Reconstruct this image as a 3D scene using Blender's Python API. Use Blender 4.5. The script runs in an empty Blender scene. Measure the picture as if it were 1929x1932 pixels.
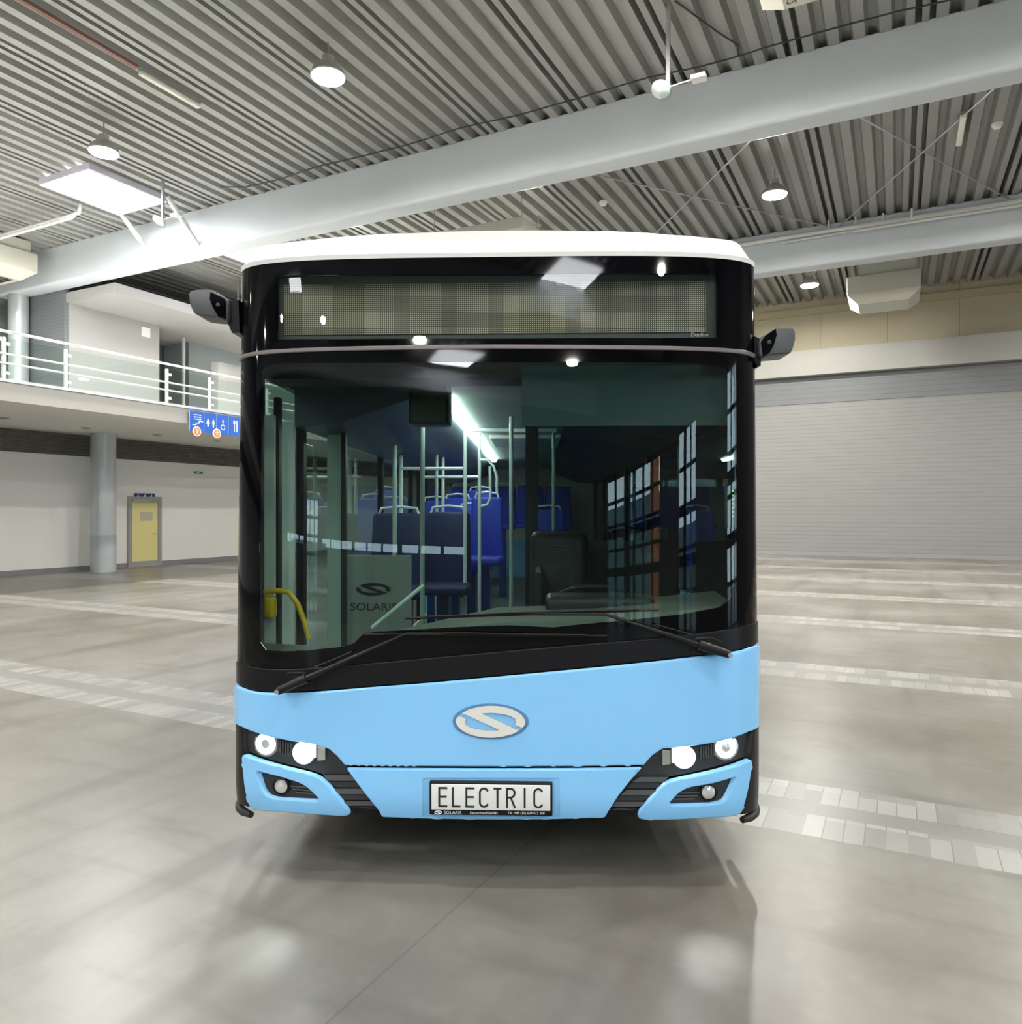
import bpy, bmesh, math, random
from mathutils import Vector, Matrix
from mathutils.geometry import delaunay_2d_cdt
random.seed(7)
sc = bpy.context.scene
COL = sc.collection
PI = math.pi

# ------------------------------------------------------------------ camera, world, exposure
F_PX, CX, CY, H = 1425.0, 964.5, 966.0, 1.70
cam_d = bpy.data.cameras.new('camera'); cam = bpy.data.objects.new('camera', cam_d); COL.objects.link(cam)
cam_d.sensor_fit = 'HORIZONTAL'; cam_d.sensor_width = 36.0; cam_d.lens = F_PX * 36.0 / 1929.0
cam_d.clip_start = 0.05; cam_d.clip_end = 300
cam.location = (0, 0, H); cam.rotation_euler = (PI / 2, 0, 0)
sc.camera = cam
w = bpy.data.worlds.new('world'); sc.world = w; w.use_nodes = True
wn = w.node_tree.nodes; wl = w.node_tree.links
bg = wn['Background']; sky = wn.new('ShaderNodeTexSky'); sky.sky_type = 'HOSEK_WILKIE'
sky.turbidity = 3.0; sky.ground_albedo = 0.4; sky.sun_direction = (0.3, -0.5, 0.8)
hz = wn.new('ShaderNodeMixRGB'); hz.inputs[0].default_value = 0.75; hz.inputs[2].default_value = (0.78, 0.92, 1.0, 1)   # thin bright overcast
wl.new(sky.outputs[0], hz.inputs[1]); wl.new(hz.outputs[0], bg.inputs[0]); bg.inputs[1].default_value = 5.0
sc.view_settings.view_transform = 'Standard'; sc.view_settings.look = 'None'
sc.view_settings.gamma = 1.0; sc.view_settings.use_curve_mapping = False
sc.view_settings.exposure = 1.30
LAMP_W = 165.0          # every high-bay lamp
SKYLIGHT_E = 11.0

# ------------------------------------------------------------------ materials
def mat(name, col, rough=0.5, metal=0.0, emit=None, es=1.0, noise=None, coat=0.0, ior=None, bump=None, alpha=None):
    m = bpy.data.materials.new(name); m.use_nodes = True
    nt = m.node_tree; b = nt.nodes['Principled BSDF']
    b.inputs['Base Color'].default_value = (*col, 1); b.inputs['Roughness'].default_value = rough
    b.inputs['Metallic'].default_value = metal
    if coat: b.inputs['Coat Weight'].default_value = coat; b.inputs['Coat Roughness'].default_value = 0.03
    if ior: b.inputs['IOR'].default_value = ior
    if emit: b.inputs['Emission Color'].default_value = (*emit, 1); b.inputs['Emission Strength'].default_value = es
    if noise:
        sc_, amt = noise[0], noise[1]
        tc = nt.nodes.new('ShaderNodeTexCoord'); n = nt.nodes.new('ShaderNodeTexNoise')
        n.inputs['Scale'].default_value = sc_; n.inputs['Detail'].default_value = 5
        mp = nt.nodes.new('ShaderNodeMapping')
        mp.inputs['Scale'].default_value = noise[2] if len(noise) > 2 else (1, 1, 1)
        nt.links.new(tc.outputs['Object'], mp.inputs[0]); nt.links.new(mp.outputs[0], n.inputs['Vector'])
        r = nt.nodes.new('ShaderNodeMixRGB'); r.blend_type = 'MIX'
        r.inputs[1].default_value = (*[c * (1 - amt) for c in col], 1)
        r.inputs[2].default_value = (*[min(1, c * (1 + amt)) for c in col], 1)
        nt.links.new(n.outputs['Fac'], r.inputs[0]); nt.links.new(r.outputs[0], b.inputs['Base Color'])
        if bump:
            bp = nt.nodes.new('ShaderNodeBump'); bp.inputs['Strength'].default_value = bump; bp.inputs['Distance'].default_value = 0.02
            nt.links.new(n.outputs['Fac'], bp.inputs['Height']); nt.links.new(bp.outputs[0], b.inputs['Normal'])
    return m

def glass(name, tint, refl_ior=1.5, rough=0.0):
    """thin sheet: mirror reflection by Fresnel over a tinted clear layer"""
    m = bpy.data.materials.new(name); m.use_nodes = True
    nt = m.node_tree; nt.nodes.clear()
    o = nt.nodes.new('ShaderNodeOutputMaterial'); mx = nt.nodes.new('ShaderNodeMixShader')
    tr = nt.nodes.new('ShaderNodeBsdfTransparent'); gl = nt.nodes.new('ShaderNodeBsdfGlossy'); fr = nt.nodes.new('ShaderNodeFresnel')
    tr.inputs[0].default_value = (*tint, 1); gl.inputs['Roughness'].default_value = rough; 
    pw_ = nt.nodes.new('ShaderNodeMath'); pw_.operation = 'POWER'; pw_.inputs[0].default_value = refl_ior
    nt.links.new(pw_.outputs[0], fr.inputs[0])
    geo = nt.nodes.new('ShaderNodeNewGeometry')
    # a sheet has no inside: feed the front-facing normal both ways
    vm = nt.nodes.new('ShaderNodeVectorMath'); vm.operation = 'SCALE'
    ma = nt.nodes.new('ShaderNodeMath'); ma.operation = 'MULTIPLY_ADD'; ma.inputs[1].default_value = -2; ma.inputs[2].default_value = 1
    nt.links.new(geo.outputs['Backfacing'], ma.inputs[0]); nt.links.new(geo.outputs['Normal'], vm.inputs[0]); nt.links.new(ma.outputs[0], vm.inputs['Scale'])
    nt.links.new(ma.outputs[0], pw_.inputs[1])
    nt.links.new(fr.outputs[0], mx.inputs[0]); nt.links.new(tr.outputs[0], mx.inputs[1]); nt.links.new(gl.outputs[0], mx.inputs[2])
    nt.links.new(mx.outputs[0], o.inputs[0])
    return m

class G:
    """tiny node helper"""
    def __init__(s, name):
        s.m = bpy.data.materials.new(name); s.m.use_nodes = True; s.nt = s.m.node_tree; s.b = s.nt.nodes['Principled BSDF']
        s.tc = s.nt.nodes.new('ShaderNodeTexCoord'); s.sep = s.nt.nodes.new('ShaderNodeSeparateXYZ')
        s.nt.links.new(s.tc.outputs['Object'], s.sep.inputs[0])
        s.x, s.y, s.z = s.sep.outputs
    def lk(s, v, inp):
        if hasattr(v, 'is_output'): s.nt.links.new(v, inp)
        else: inp.default_value = v
    def math(s, op, a, b=0.0, c=0.0):
        n = s.nt.nodes.new('ShaderNodeMath'); n.operation = op
        for i, v in enumerate((a, b, c)): s.lk(v, n.inputs[i])
        return n.outputs[0]
    def band(s, v, a, b): return s.math('MULTIPLY', s.math('GREATER_THAN', v, a), s.math('LESS_THAN', v, b))
    def noise(s, scale, detail=4, st=(1, 1, 1), rough=0.5):
        mp = s.nt.nodes.new('ShaderNodeMapping'); mp.inputs['Scale'].default_value = st
        s.nt.links.new(s.tc.outputs['Object'], mp.inputs[0])
        n = s.nt.nodes.new('ShaderNodeTexNoise'); n.inputs['Scale'].default_value = scale; n.inputs['Detail'].default_value = detail
        n.inputs['Roughness'].default_value = rough
        s.nt.links.new(mp.outputs[0], n.inputs['Vector']); return n.outputs['Fac']
    def ramp(s, v, a, b): # smooth 0..1
        n = s.nt.nodes.new('ShaderNodeMapRange'); n.interpolation_type = 'SMOOTHSTEP'
        s.lk(v, n.inputs[0]); n.inputs[1].default_value = a; n.inputs[2].default_value = b; return n.outputs[0]
    def mix(s, f, a, b):
        n = s.nt.nodes.new('ShaderNodeMixRGB'); s.lk(f, n.inputs[0])
        for i, v in ((1, a), (2, b)):
            if hasattr(v, 'is_output'): s.nt.links.new(v, n.inputs[i])
            else: n.inputs[i].default_value = (*v, 1)
        return n.outputs[0]
    def bump(s, v, st=0.3, dist=0.02):
        n = s.nt.nodes.new('ShaderNodeBump'); n.inputs['Strength'].default_value = st; n.inputs['Distance'].default_value = dist
        s.nt.links.new(v, n.inputs['Height']); s.nt.links.new(n.outputs[0], s.b.inputs['Normal'])

M = {}
M['black_gloss'] = mat('black_gloss', (0.002, 0.002, 0.003), 0.04, ior=1.32)
M['black_satin'] = mat('black_satin', (0.010, 0.010, 0.012), 0.30, ior=1.28)
M['black_matt'] = mat('black_matt', (0.012, 0.012, 0.013), 0.7)
M['wiper'] = mat('wiper_black', (0.010, 0.009, 0.010), 0.35, ior=1.35)
M['rubber'] = mat('rubber', (0.02, 0.02, 0.02), 0.6)
M['blue'] = mat('sky_blue_paint', (0.25, 0.60, 1.0), 0.26, coat=0.6)
M['white'] = mat('white_paint', (0.93, 0.93, 0.91), 0.3, coat=0.5)
M['slat'] = mat('grey_slats', (0.085, 0.088, 0.092), 0.35)
M['slat_dark'] = mat('dark_slats', (0.028, 0.03, 0.033), 0.45)
M['badge'] = mat('badge_silver', (0.76, 0.75, 0.72), 0.4)
M['badge_rim'] = mat('badge_rim', (0.10, 0.25, 0.48), 0.3)
M['plate'] = mat('plate_white', (0.78, 0.78, 0.77), 0.4)
M['ink'] = mat('plate_ink', (0.02, 0.02, 0.02), 0.5)
M['white_ink'] = mat('white_ink', (0.85, 0.86, 0.88), 0.5)
M['chrome'] = mat('chrome', (0.7, 0.72, 0.74), 0.12, 1.0)
M['trim_line'] = mat('divider_trim', (0.16, 0.14, 0.14), 0.3)
M['lens_on'] = mat('lit_lens', (0.9, 0.95, 1), 0.3, emit=(0.92, 0.97, 1.0), es=12)
M['lens_soft'] = mat('reflector_glow', (0.8, 0.85, 0.85), 0.2, emit=(0.85, 1.0, 0.95), es=0.3)
M['ring_on'] = mat('lit_ring', (0.9, 0.9, 1), 0.3, emit=(0.97, 0.97, 1.0), es=1.7)
M['fog_glass'] = mat('fog_glass', (0.75, 0.75, 0.75), 0.15, 0.5)
M['clear'] = glass('clear_cover', (0.9, 0.93, 0.92), 1.35)
M['windscreen'] = glass('windscreen_glass', (0.66, 0.80, 0.74), 1.53)
M['display_glass'] = glass('display_glass', (0.80, 0.83, 0.80), 1.42)
M['side_glass'] = glass('side_glass', (0.6, 0.68, 0.66), 1.45)
M['tinted_glass'] = glass('tinted_side_glass', (0.10, 0.12, 0.12), 1.45)
M['pane'] = glass('window_pane', (0.85, 0.92, 0.93), 1.45)
M['rail_glass'] = glass('balustrade_glass', (0.90, 0.95, 0.93), 1.45)
M['cam_grey'] = mat('camera_grey', (0.075, 0.08, 0.088), 0.42)
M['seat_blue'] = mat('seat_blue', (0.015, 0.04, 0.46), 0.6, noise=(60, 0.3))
M['seat_blue_shaded'] = mat('seat_blue_shaded', (0.006, 0.014, 0.075), 0.6, noise=(60, 0.3))  # seat blue darkened for the front seats: their shade is put into the colour
M['seat_shell'] = mat('seat_shell', (0.012, 0.03, 0.13), 0.35)
M['pole'] = mat('handrail_paint', (0.42, 0.52, 0.48), 0.3)
M['pole_white'] = mat('handrail_white', (0.7, 0.75, 0.74), 0.3)
M['yellow'] = mat('yellow_rail', (0.75, 0.46, 0.02), 0.35)
M['int_grey'] = mat('interior_grey', (0.32, 0.36, 0.34), 0.6)
M['int_light'] = mat('interior_light_grey', (0.62, 0.65, 0.62), 0.5)
M['int_dark'] = mat('interior_dark', (0.014, 0.016, 0.018), 0.5)
M['dash'] = mat('dashboard_olive', (0.10, 0.11, 0.095), 0.75, noise=(40, 0.15))
M['bus_floor'] = mat('bus_floor_vinyl', (0.10, 0.11, 0.12), 0.6, noise=(120, 0.3))
M['strip_on'] = mat('lit_ceiling_strip', (1, 1, 1), 0.5, emit=(0.88, 1.0, 0.97), es=9)
M['blind'] = mat('sun_blind', (0.016, 0.04, 0.045), 0.6)
M['green_led'] = mat('green_led', (0.1, 0.4, 0.1), 0.5, emit=(0.25, 0.8, 0.15), es=0.6)
M['beam'] = mat('grey_beam_paint', (0.60, 0.645, 0.69), 0.45, noise=(0.8, 0.05))
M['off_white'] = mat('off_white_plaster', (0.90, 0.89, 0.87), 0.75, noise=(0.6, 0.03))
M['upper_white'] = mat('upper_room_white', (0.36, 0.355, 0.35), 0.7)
M['edge_white'] = mat('balcony_edge', (0.42, 0.41, 0.39), 0.6)
M['unit_white'] = mat('heater_casing', (0.58, 0.57, 0.50), 0.5)
M['soffit'] = mat('soffit_plaster', (0.86, 0.85, 0.81), 0.8)
M['louvre'] = mat('louvre_grey', (0.33, 0.31, 0.28), 0.6)
M['base_grey'] = mat('skirting_grey', (0.25, 0.25, 0.27), 0.6)
M['frame_grey'] = mat('door_frame_grey', (0.36, 0.36, 0.35), 0.5)
M['door_yellow'] = mat('door_yellow', (0.84, 0.76, 0.33), 0.5)
M['notice'] = mat('notice_paper', (0.62, 0.55, 0.45), 0.7, noise=(60, 0.2))
M['sign_blue'] = mat('sign_blue', (0.02, 0.13, 0.60), 0.4)
M['sign_navy'] = mat('sign_navy', (0.012, 0.045, 0.22), 0.4)
M['orange'] = mat('orange_badge', (0.85, 0.30, 0.09), 0.5)
M['exit_green'] = mat('exit_green', (0.03, 0.28, 0.15), 0.5)
M['steel_white'] = mat('white_pipe', (0.70, 0.70, 0.69), 0.35)
M['steel'] = mat('galvanised', (0.45, 0.46, 0.48), 0.35, 0.7)
M['rail'] = mat('stainless_rail', (0.86, 0.86, 0.86), 0.25, 0.2)
M['cable'] = mat('cable_black', (0.03, 0.03, 0.035), 0.5)
M['rust_rail'] = mat('red_brown_rail', (0.24, 0.12, 0.10), 0.6)
M['column'] = mat('column_paint', (0.56, 0.60, 0.62), 0.3, 0.25)
M['column_base'] = mat('column_base_paint', (0.44, 0.48, 0.50), 0.3, 0.25)
M['lamp_body'] = mat('lamp_housing', (0.5, 0.5, 0.48), 0.4, 0.5)
M['sky_panel'] = mat('skylight_dome', (0.9, 0.9, 0.9), 0.5, emit=(0.95, 0.97, 1.0), es=SKYLIGHT_E)
M['sky_frame'] = mat('skylight_frame', (0.62, 0.60, 0.72), 0.4)
M['timber'] = mat('timber_batten', (0.44, 0.38, 0.25), 0.6)
M['lintel'] = mat('lintel_white', (0.37, 0.367, 0.345), 0.6, noise=(0.7, 0.03))
M['tyre'] = mat('tyre', (0.015, 0.015, 0.015), 0.8)
M['hub'] = mat('wheel_hub', (0.5, 0.5, 0.52), 0.4, 0.6)
M['tube'] = mat('tube_lamp_off', (0.88, 0.89, 0.80), 0.4)
M['mullion'] = mat('mullion_dark', (0.03, 0.032, 0.035), 0.5)
M['out_grey'] = mat('outside_asphalt', (0.3, 0.3, 0.3), 0.9)
M['orange_wall'] = mat('outside_orange', (0.7, 0.25, 0.06), 0.8)
M['dark_wall'] = mat('dark_panel_wall', (0.10, 0.10, 0.11), 0.6)

def mk_deck():
    g = G('roof_deck_steel')
    n = g.noise(1.3, 5, (1, 0.25, 1)); n2 = g.noise(0.25, 2)
    c = g.mix(n, (0.26, 0.264, 0.243), (0.385, 0.39, 0.365)); c = g.mix(g.math('MULTIPLY', n2, 0.35), c, (0.40, 0.40, 0.42))
    g.nt.links.new(c, g.b.inputs['Base Color']); g.b.inputs['Roughness'].default_value = 0.45; g.b.inputs['Metallic'].default_value = 0.25
    return g.m
M['deck'] = mk_deck()

def mk_floor():
    g = G('polished_concrete')
    q, p = g.x, g.y
    big = g.noise(0.33, 6, (1, 1, 1), 0.6); mid = g.noise(1.7, 6, (1, 0.6, 1), 0.65); fine = g.noise(9, 5)
    c = g.mix(g.ramp(big, 0.32, 0.68), (0.125, 0.114, 0.093), (0.222, 0.216, 0.200))
    c = g.mix(g.math('MULTIPLY', g.ramp(mid, 0.45, 0.75), 0.55), c, (0.12, 0.107, 0.092))
    c = g.mix(g.math('MULTIPLY', g.ramp(fine, 0.5, 0.8), 0.22), c, (0.25, 0.245, 0.23))
    # rubber scuffs from turning wheels: long narrow stains
    sw = g.noise(0.8, 3, (2.6, 0.22, 1)); c = g.mix(g.math('MULTIPLY', g.ramp(sw, 0.50, 0.75), 0.6), c, (0.085, 0.076, 0.067))
    sw2 = g.noise(3.0, 4, (0.35, 1.6, 1)); c = g.mix(g.math('MULTIPLY', g.ramp(sw2, 0.50, 0.80), 0.5), c, (0.095, 0.085, 0.073))
    # slab joints
    fq = g.math('ABSOLUTE', g.math('SUBTRACT', g.math('PINGPONG', g.math('ADD', q, 1.69), 2.5), 0.0))
    jn = g.math('LESS_THAN', fq, 0.005); c = g.mix(g.math('MULTIPLY', jn, 0.4), c, (0.07, 0.06, 0.05))
    # two rows of setts every 4 m
    fp = g.math('FLOORED_MODULO', g.math('SUBTRACT', p, 4.24), 4.0)
    r1 = g.band(fp, 0.0, 0.31); r2 = g.band(fp, 0.50, 0.81); row = g.math('ADD', r1, r2)
    strip = g.band(fp, 0.0, 0.81)
    c = g.mix(strip, c, (0.20, 0.20, 0.19))
    cell = g.math('FLOOR', g.math('DIVIDE', g.math('ADD', q, g.math('MULTIPLY', r1, 0.05)), 0.10))
    wn_ = g.nt.nodes.new('ShaderNodeTexWhiteNoise'); wn_.noise_dimensions = '2D'
    cb = g.nt.nodes.new('ShaderNodeCombineXYZ'); g.nt.links.new(cell, cb.inputs[0]); g.nt.links.new(g.math('FLOOR', g.math('DIVIDE', p, 0.45)), cb.inputs[1])
    g.nt.links.new(cb.outputs[0], wn_.inputs['Vector'])
    sc_ = g.mix(wn_.outputs['Value'], (0.20, 0.198, 0.188), (0.31, 0.306, 0.29))
    c = g.mix(row, c, sc_)
    fx = g.math('FLOORED_MODULO', g.math('ADD', q, g.math('MULTIPLY', r1, 0.05)), 0.10)
    ln = g.math('MULTIPLY', row, g.math('GREATER_THAN', fx, 0.094)); keep = g.math('GREATER_THAN', wn_.outputs['Value'], 0.42)
    c = g.mix(g.math('MULTIPLY', g.math('MULTIPLY', ln, keep), 0.75), c, (0.12, 0.12, 0.11))
    edge = g.math('ADD', g.band(fp, -0.001, 0.008), g.band(fp, 0.495, 0.503))
    edge = g.math('MULTIPLY', edge, g.ramp(g.noise(2.5, 2), 0.42, 0.55)); c = g.mix(g.math('MULTIPLY', edge, 0.7), c, (0.11, 0.11, 0.10))
    g.nt.links.new(c, g.b.inputs['Base Color'])
    g.b.inputs['Roughness'].default_value = 0.32; g.b.inputs['IOR'].default_value = 1.34
    return g.m
M['floor'] = mk_floor()

def mk_cladding(name, c1, c2, pitch=0.10, depth=0.25):
    g = G(name)
    f = g.math('PINGPONG', g.z, pitch / 2); n = g.noise(1.2, 4, (1, 1, 6))
    c = g.mix(n, c1, c2); c = g.mix(g.math('MULTIPLY', g.math('LESS_THAN', f, pitch * 0.07), 0.35), c, tuple(v * 0.5 for v in c1))
    g.nt.links.new(c, g.b.inputs['Base Color']); g.b.inputs['Roughness'].default_value = 0.5
    g.bump(f, depth, 0.02); return g.m
M['cladding'] = mk_cladding('grey_cladding', (0.15, 0.165, 0.18), (0.20, 0.215, 0.23), 0.12)
M['band'] = mk_cladding('grey_band', (0.14, 0.15, 0.16), (0.17, 0.18, 0.19), 0.2, 0.03)
M['shutter'] = mk_cladding('panel_wall_grey', (0.215, 0.214, 0.212), (0.25, 0.249, 0.245), 0.16, 0.03)

def mk_concrete():
    g = G('fair_faced_concrete')
    n = g.noise(1.1, 6); d = g.noise(7, 3)
    c = g.mix(n, (0.42, 0.37, 0.26), (0.50, 0.45, 0.34)); c = g.mix(g.math('MULTIPLY', g.ramp(d, 0.70, 0.76), 0.6), c, (0.30, 0.24, 0.15))
    fq = g.math('FLOORED_MODULO', g.math('ADD', g.x, 0.35), 2.35); c = g.mix(g.math('MULTIPLY', g.math('LESS_THAN', fq, 0.025), 0.7), c, (0.25, 0.21, 0.14))
    g.nt.links.new(c, g.b.inputs['Base Color']); g.b.inputs['Roughness'].default_value = 0.75; return g.m
M['concrete'] = mk_concrete()

def mk_led():
    g = G('led_matrix_unlit')
    pit = 0.0094
    fx = g.math('FLOORED_MODULO', g.x, pit); fz = g.math('FLOORED_MODULO', g.z, pit)
    a = g.math('MULTIPLY', g.band(fx, pit * .22, pit * .98), g.band(fz, pit * .22, pit * .98))
    n = g.noise(3.0, 4); col = g.mix(g.ramp(n, .3, .7), (0.20, 0.19, 0.13), (0.36, 0.345, 0.25))
    b2 = g.math('MULTIPLY', g.band(fx, pit * .45, pit * .75), g.band(fz, pit * .45, pit * .75))
    col = g.mix(b2, col, (0.9, 0.88, 0.7))
    g.nt.links.new(g.mix(a, (0.004, 0.004, 0.003), col), g.b.inputs['Base Color']); g.b.inputs['Roughness'].default_value = 0.5
    return g.m
M['led'] = mk_led()

# ------------------------------------------------------------------ mesh builder
class MB:
    def __init__(s): s.v = []; s.f = []
    def add(s, vs, fs):
        o = len(s.v); s.v += [tuple(v) for v in vs]; s.f += [tuple(i + o for i in f) for f in fs]; return s
    def box(s, x0, x1, y0, y1, z0, z1, bev=0.0):
        if bev > 0:
            bm = bmesh.new(); bmesh.ops.create_cube(bm, size=1)
            for v in bm.verts: v.co = Vector(((x0 + x1) / 2 + v.co.x * (x1 - x0), (y0 + y1) / 2 + v.co.y * (y1 - y0), (z0 + z1) / 2 + v.co.z * (z1 - z0)))
            bmesh.ops.bevel(bm, geom=bm.edges[:], offset=bev, segments=3, affect='EDGES', profile=0.5)
            s.bm(bm); return s
        return s.add([(x0, y0, z0), (x1, y0, z0), (x1, y1, z0), (x0, y1, z0), (x0, y0, z1), (x1, y0, z1), (x1, y1, z1), (x0, y1, z1)],
                     [(0, 3, 2, 1), (4, 5, 6, 7), (0, 1, 5, 4), (1, 2, 6, 5), (2, 3, 7, 6), (3, 0, 4, 7)])
    def bm(s, bm, mx=None):
        bm.verts.ensure_lookup_table(); bm.verts.index_update()
        s.add([(mx @ v.co) if mx else v.co.copy() for v in bm.verts], [[v.index for v in f.verts] for f in bm.faces]); bm.free(); return s
    def tube(s, pts, r, n=10, cap=True):
        pts = [Vector(p) for p in pts]; rs = r if isinstance(r, (list, tuple)) else [r] * len(pts)
        rings = []; up = Vector((0, 0, 1)); prev = None
        for i, p in enumerate(pts):
            if i == 0: d = pts[1] - p
            elif i == len(pts) - 1: d = p - pts[i - 1]
            else: d = (pts[i + 1] - p).normalized() + (p - pts[i - 1]).normalized()
            d.normalize()
            if prev is None:
                a = d.orthogonal().normalized() if abs(d.dot(up)) > 0.95 else d.cross(up).normalized()
            else: a = (prev - d * prev.dot(d)).normalized()
            prev = a; b = d.cross(a)
            rings.append([p + (a * math.cos(2 * PI * k / n) + b * math.sin(2 * PI * k / n)) * rs[i] for k in range(n)])
        vs = [v for rg in rings for v in rg]; fs = []
        for i in range(len(rings) - 1):
            for k in range(n):
                k2 = (k + 1) % n; fs.append((i * n + k, i * n + k2, (i + 1) * n + k2, (i + 1) * n + k))
        if cap: fs.append(tuple(range(n))[::-1]); fs.append(tuple((len(rings) - 1) * n + k for k in range(n)))
        return s.add(vs, fs)
    def lathe(s, c, axis, prof, n=24):
        """prof: list of (radius, distance along axis)"""
        c = Vector(c); axis = Vector(axis).normalized(); a = axis.orthogonal().normalized(); b = axis.cross(a)
        vs = []; fs = []
        for r, d in prof:
            for k in range(n):
                t = 2 * PI * k / n; vs.append(c + axis * d + (a * math.cos(t) + b * math.sin(t)) * r)
        for i in range(len(prof) - 1):
            for k in range(n):
                k2 = (k + 1) % n; fs.append((i * n + k, i * n + k2, (i + 1) * n + k2, (i + 1) * n + k))
        if prof[0][0] > 1e-6: fs.append(tuple(range(n))[::-1])
        if prof[-1][0] > 1e-6: fs.append(tuple((len(prof) - 1) * n + k for k in range(n)))
        return s.add(vs, fs)
    def prism(s, poly, fn0, fn1):
        """poly: 2D outline; fn0/fn1 map (a,b) to the two end faces"""
        n = len(poly); vs = [fn0(*p) for p in poly] + [fn1(*p) for p in poly]
        fs = [tuple(range(n))[::-1], tuple(range(n, 2 * n))] + [(i, (i + 1) % n, n + (i + 1) % n, n + i) for i in range(n)]
        return s.add(vs, fs)
    def build(s, name, m, parent=None, origin=(0, 0, 0), loc=None, rot=0.0, smooth=True, ang=40):
        me = bpy.data.meshes.new(name); o0 = Vector(origin)
        me.from_pydata([Vector(v) - o0 for v in s.v], [], s.f); me.validate()
        bm = bmesh.new(); bm.from_mesh(me); bmesh.ops.recalc_face_normals(bm, faces=bm.faces[:]); bm.to_mesh(me); bm.free()
        me.materials.append(m)
        if smooth:
            me.shade_smooth(); me.set_sharp_from_angle(angle=math.radians(ang))
        o = bpy.data.objects.new(name, me); COL.objects.link(o)
        if parent: o.parent = parent
        if loc is not None: o.location = loc
        if rot: o.rotation_euler = (0, 0, rot)
        return o

# ------------------------------------------------------------------ room frame: coordinates (q, p, z); q along the beams, p along the ribs
PHI = -math.radians(27.1)
CP, SP = math.cos(PHI), math.sin(PHI)
def R(q, p, z=0.0): return Vector((q * CP - p * SP, q * SP + p * CP, z))
def at_plane(u, v, q=None, p=None, z=None):
    """room coordinates of the point where the sight line through (u, v) meets a plane q=, p= or z="""
    dx, dz = (u - CX) / F_PX, (CY - v) / F_PX
    dq = dx * CP + 1 * SP; dp = -dx * SP + CP
    t = q / dq if q is not None else (p / dp if p is not None else (z - H) / dz)
    return (dq * t, dp * t, H + dz * t)
def props(o, label=None, cat=None, group=None, kind=None):
    if label: o['label'] = label
    if cat: o['category'] = cat
    if group: o['group'] = group
    if kind: o['kind'] = kind
    return o
def rthing(name, org, label, cat, group=None):
    o = bpy.data.objects.new(name, None); COL.objects.link(o); o.empty_display_size = 0.1
    o.location = R(*org); o.rotation_euler = (0, 0, PHI); return props(o, label, cat, group)
def rpart(name, mb, m, th, org, **k): return mb.build(name, m, parent=th, origin=org, **k)
def rsolo(name, mb, m, org, label=None, cat=None, group=None, kind=None, **k):
    o = mb.build(name, m, origin=org, loc=R(*org), rot=PHI, **k); return props(o, label, cat, group, kind)
def copy_thing(o):
    c = o.copy(); COL.objects.link(c)
    def rec(a, b):
        for ch in list(a.children):
            d = ch.copy(); COL.objects.link(d); d.parent = b; rec(ch, d)
    rec(o, c); return c

ZC = 10.0; QL, QU, QR = -21.0, -26.8, 14.0; PB, PF = -24.0, 31.85
ZS, ZB = 3.93, 4.34
# ---------------- floor
fl = MB().box(QU - .3, QR + .3, PB - .3, PF + .4, -0.3, 0.0); rsolo('floor', fl, M['floor'], (0, 0, 0), kind='structure', smooth=False)
# ---------------- roof deck with trapezoid ribs running along p
prof = []
q = -5.815 - 2.08 * 11
ZD = ZC + 0.17
while q < QR + 0.5:
    def fl_(a, b): prof.extend([(q + a, ZC), (q + b, ZC)])
    def tr_(a, b, s_=0.05, h=ZD): prof.extend([(q + a + s_, h), (q + b - s_, h)])
    fl_(-0.055, 0.055); tr_(0.055, 0.15, 0.004, ZD + .16)
    x = 0.15
    for k in range(4):
        fl_(x, x + 0.185); tr_(x + 0.185, x + 0.411, 0.055); x += 0.411
    fl_(x, x + 0.125); tr_(x + 0.125, 2.08 - 0.055, 0.004, ZD + .16)
    q += 2.08
n = len(prof); dk = MB()
dk.add([(a, PB - .3, z) for a, z in prof] + [(a, PF + .3, z) for a, z in prof], [(i, i + 1, n + i + 1, n + i) for i in range(n - 1)])
dk.box(prof[0][0], prof[-1][0], PB - .3, PF + .3, ZD + 0.2, ZD + 0.4)
rsolo('ceiling', dk, M['deck'], (0, 0, ZC), kind='structure', smooth=False)
# ---------------- walls
def louvres(q, p0, p1, z0, z1, n_):
    m_ = MB(); dz = (z1 - z0) / n_
    for k in range(n_):
        z = z0 + k * dz
        m_.add([(q, p0, z), (q, p1, z), (q + .09, p1, z + .01), (q + .09, p0, z + .01), (q, p0, z + dz * .8), (q, p1, z + dz * .8)],
               [(0, 1, 2, 3), (3, 2, 5, 4), (0, 3, 4), (1, 5, 2)])
    return m_
wl_ = MB().box(QL - .2, QL, PB, PF, 0, ZS - 0.62); rsolo('wall_left', wl_, M['off_white'], (QL, 0, 0), kind='structure')
lv = louvres(QL - .06, PB, PF, ZS - 0.62, ZS, 11); lv.box(QL - .2, QL - .06, PB, PF, ZS - .62, ZS)
rsolo('trim_1', lv, M['louvre'], (QL, 0, ZS - .62), kind='structure', smooth=False)
rsolo('baseboard_left', MB().box(QL, QL + .025, PB, PF, 0, .14), M['base_grey'], (QL, 0, 0), kind='structure')
rsolo('wall_upper', MB().box(QU - .3, QU, PB, PF, ZB, ZD + .2), M['cladding'], (QU, 0, ZB), kind='structure')
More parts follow.
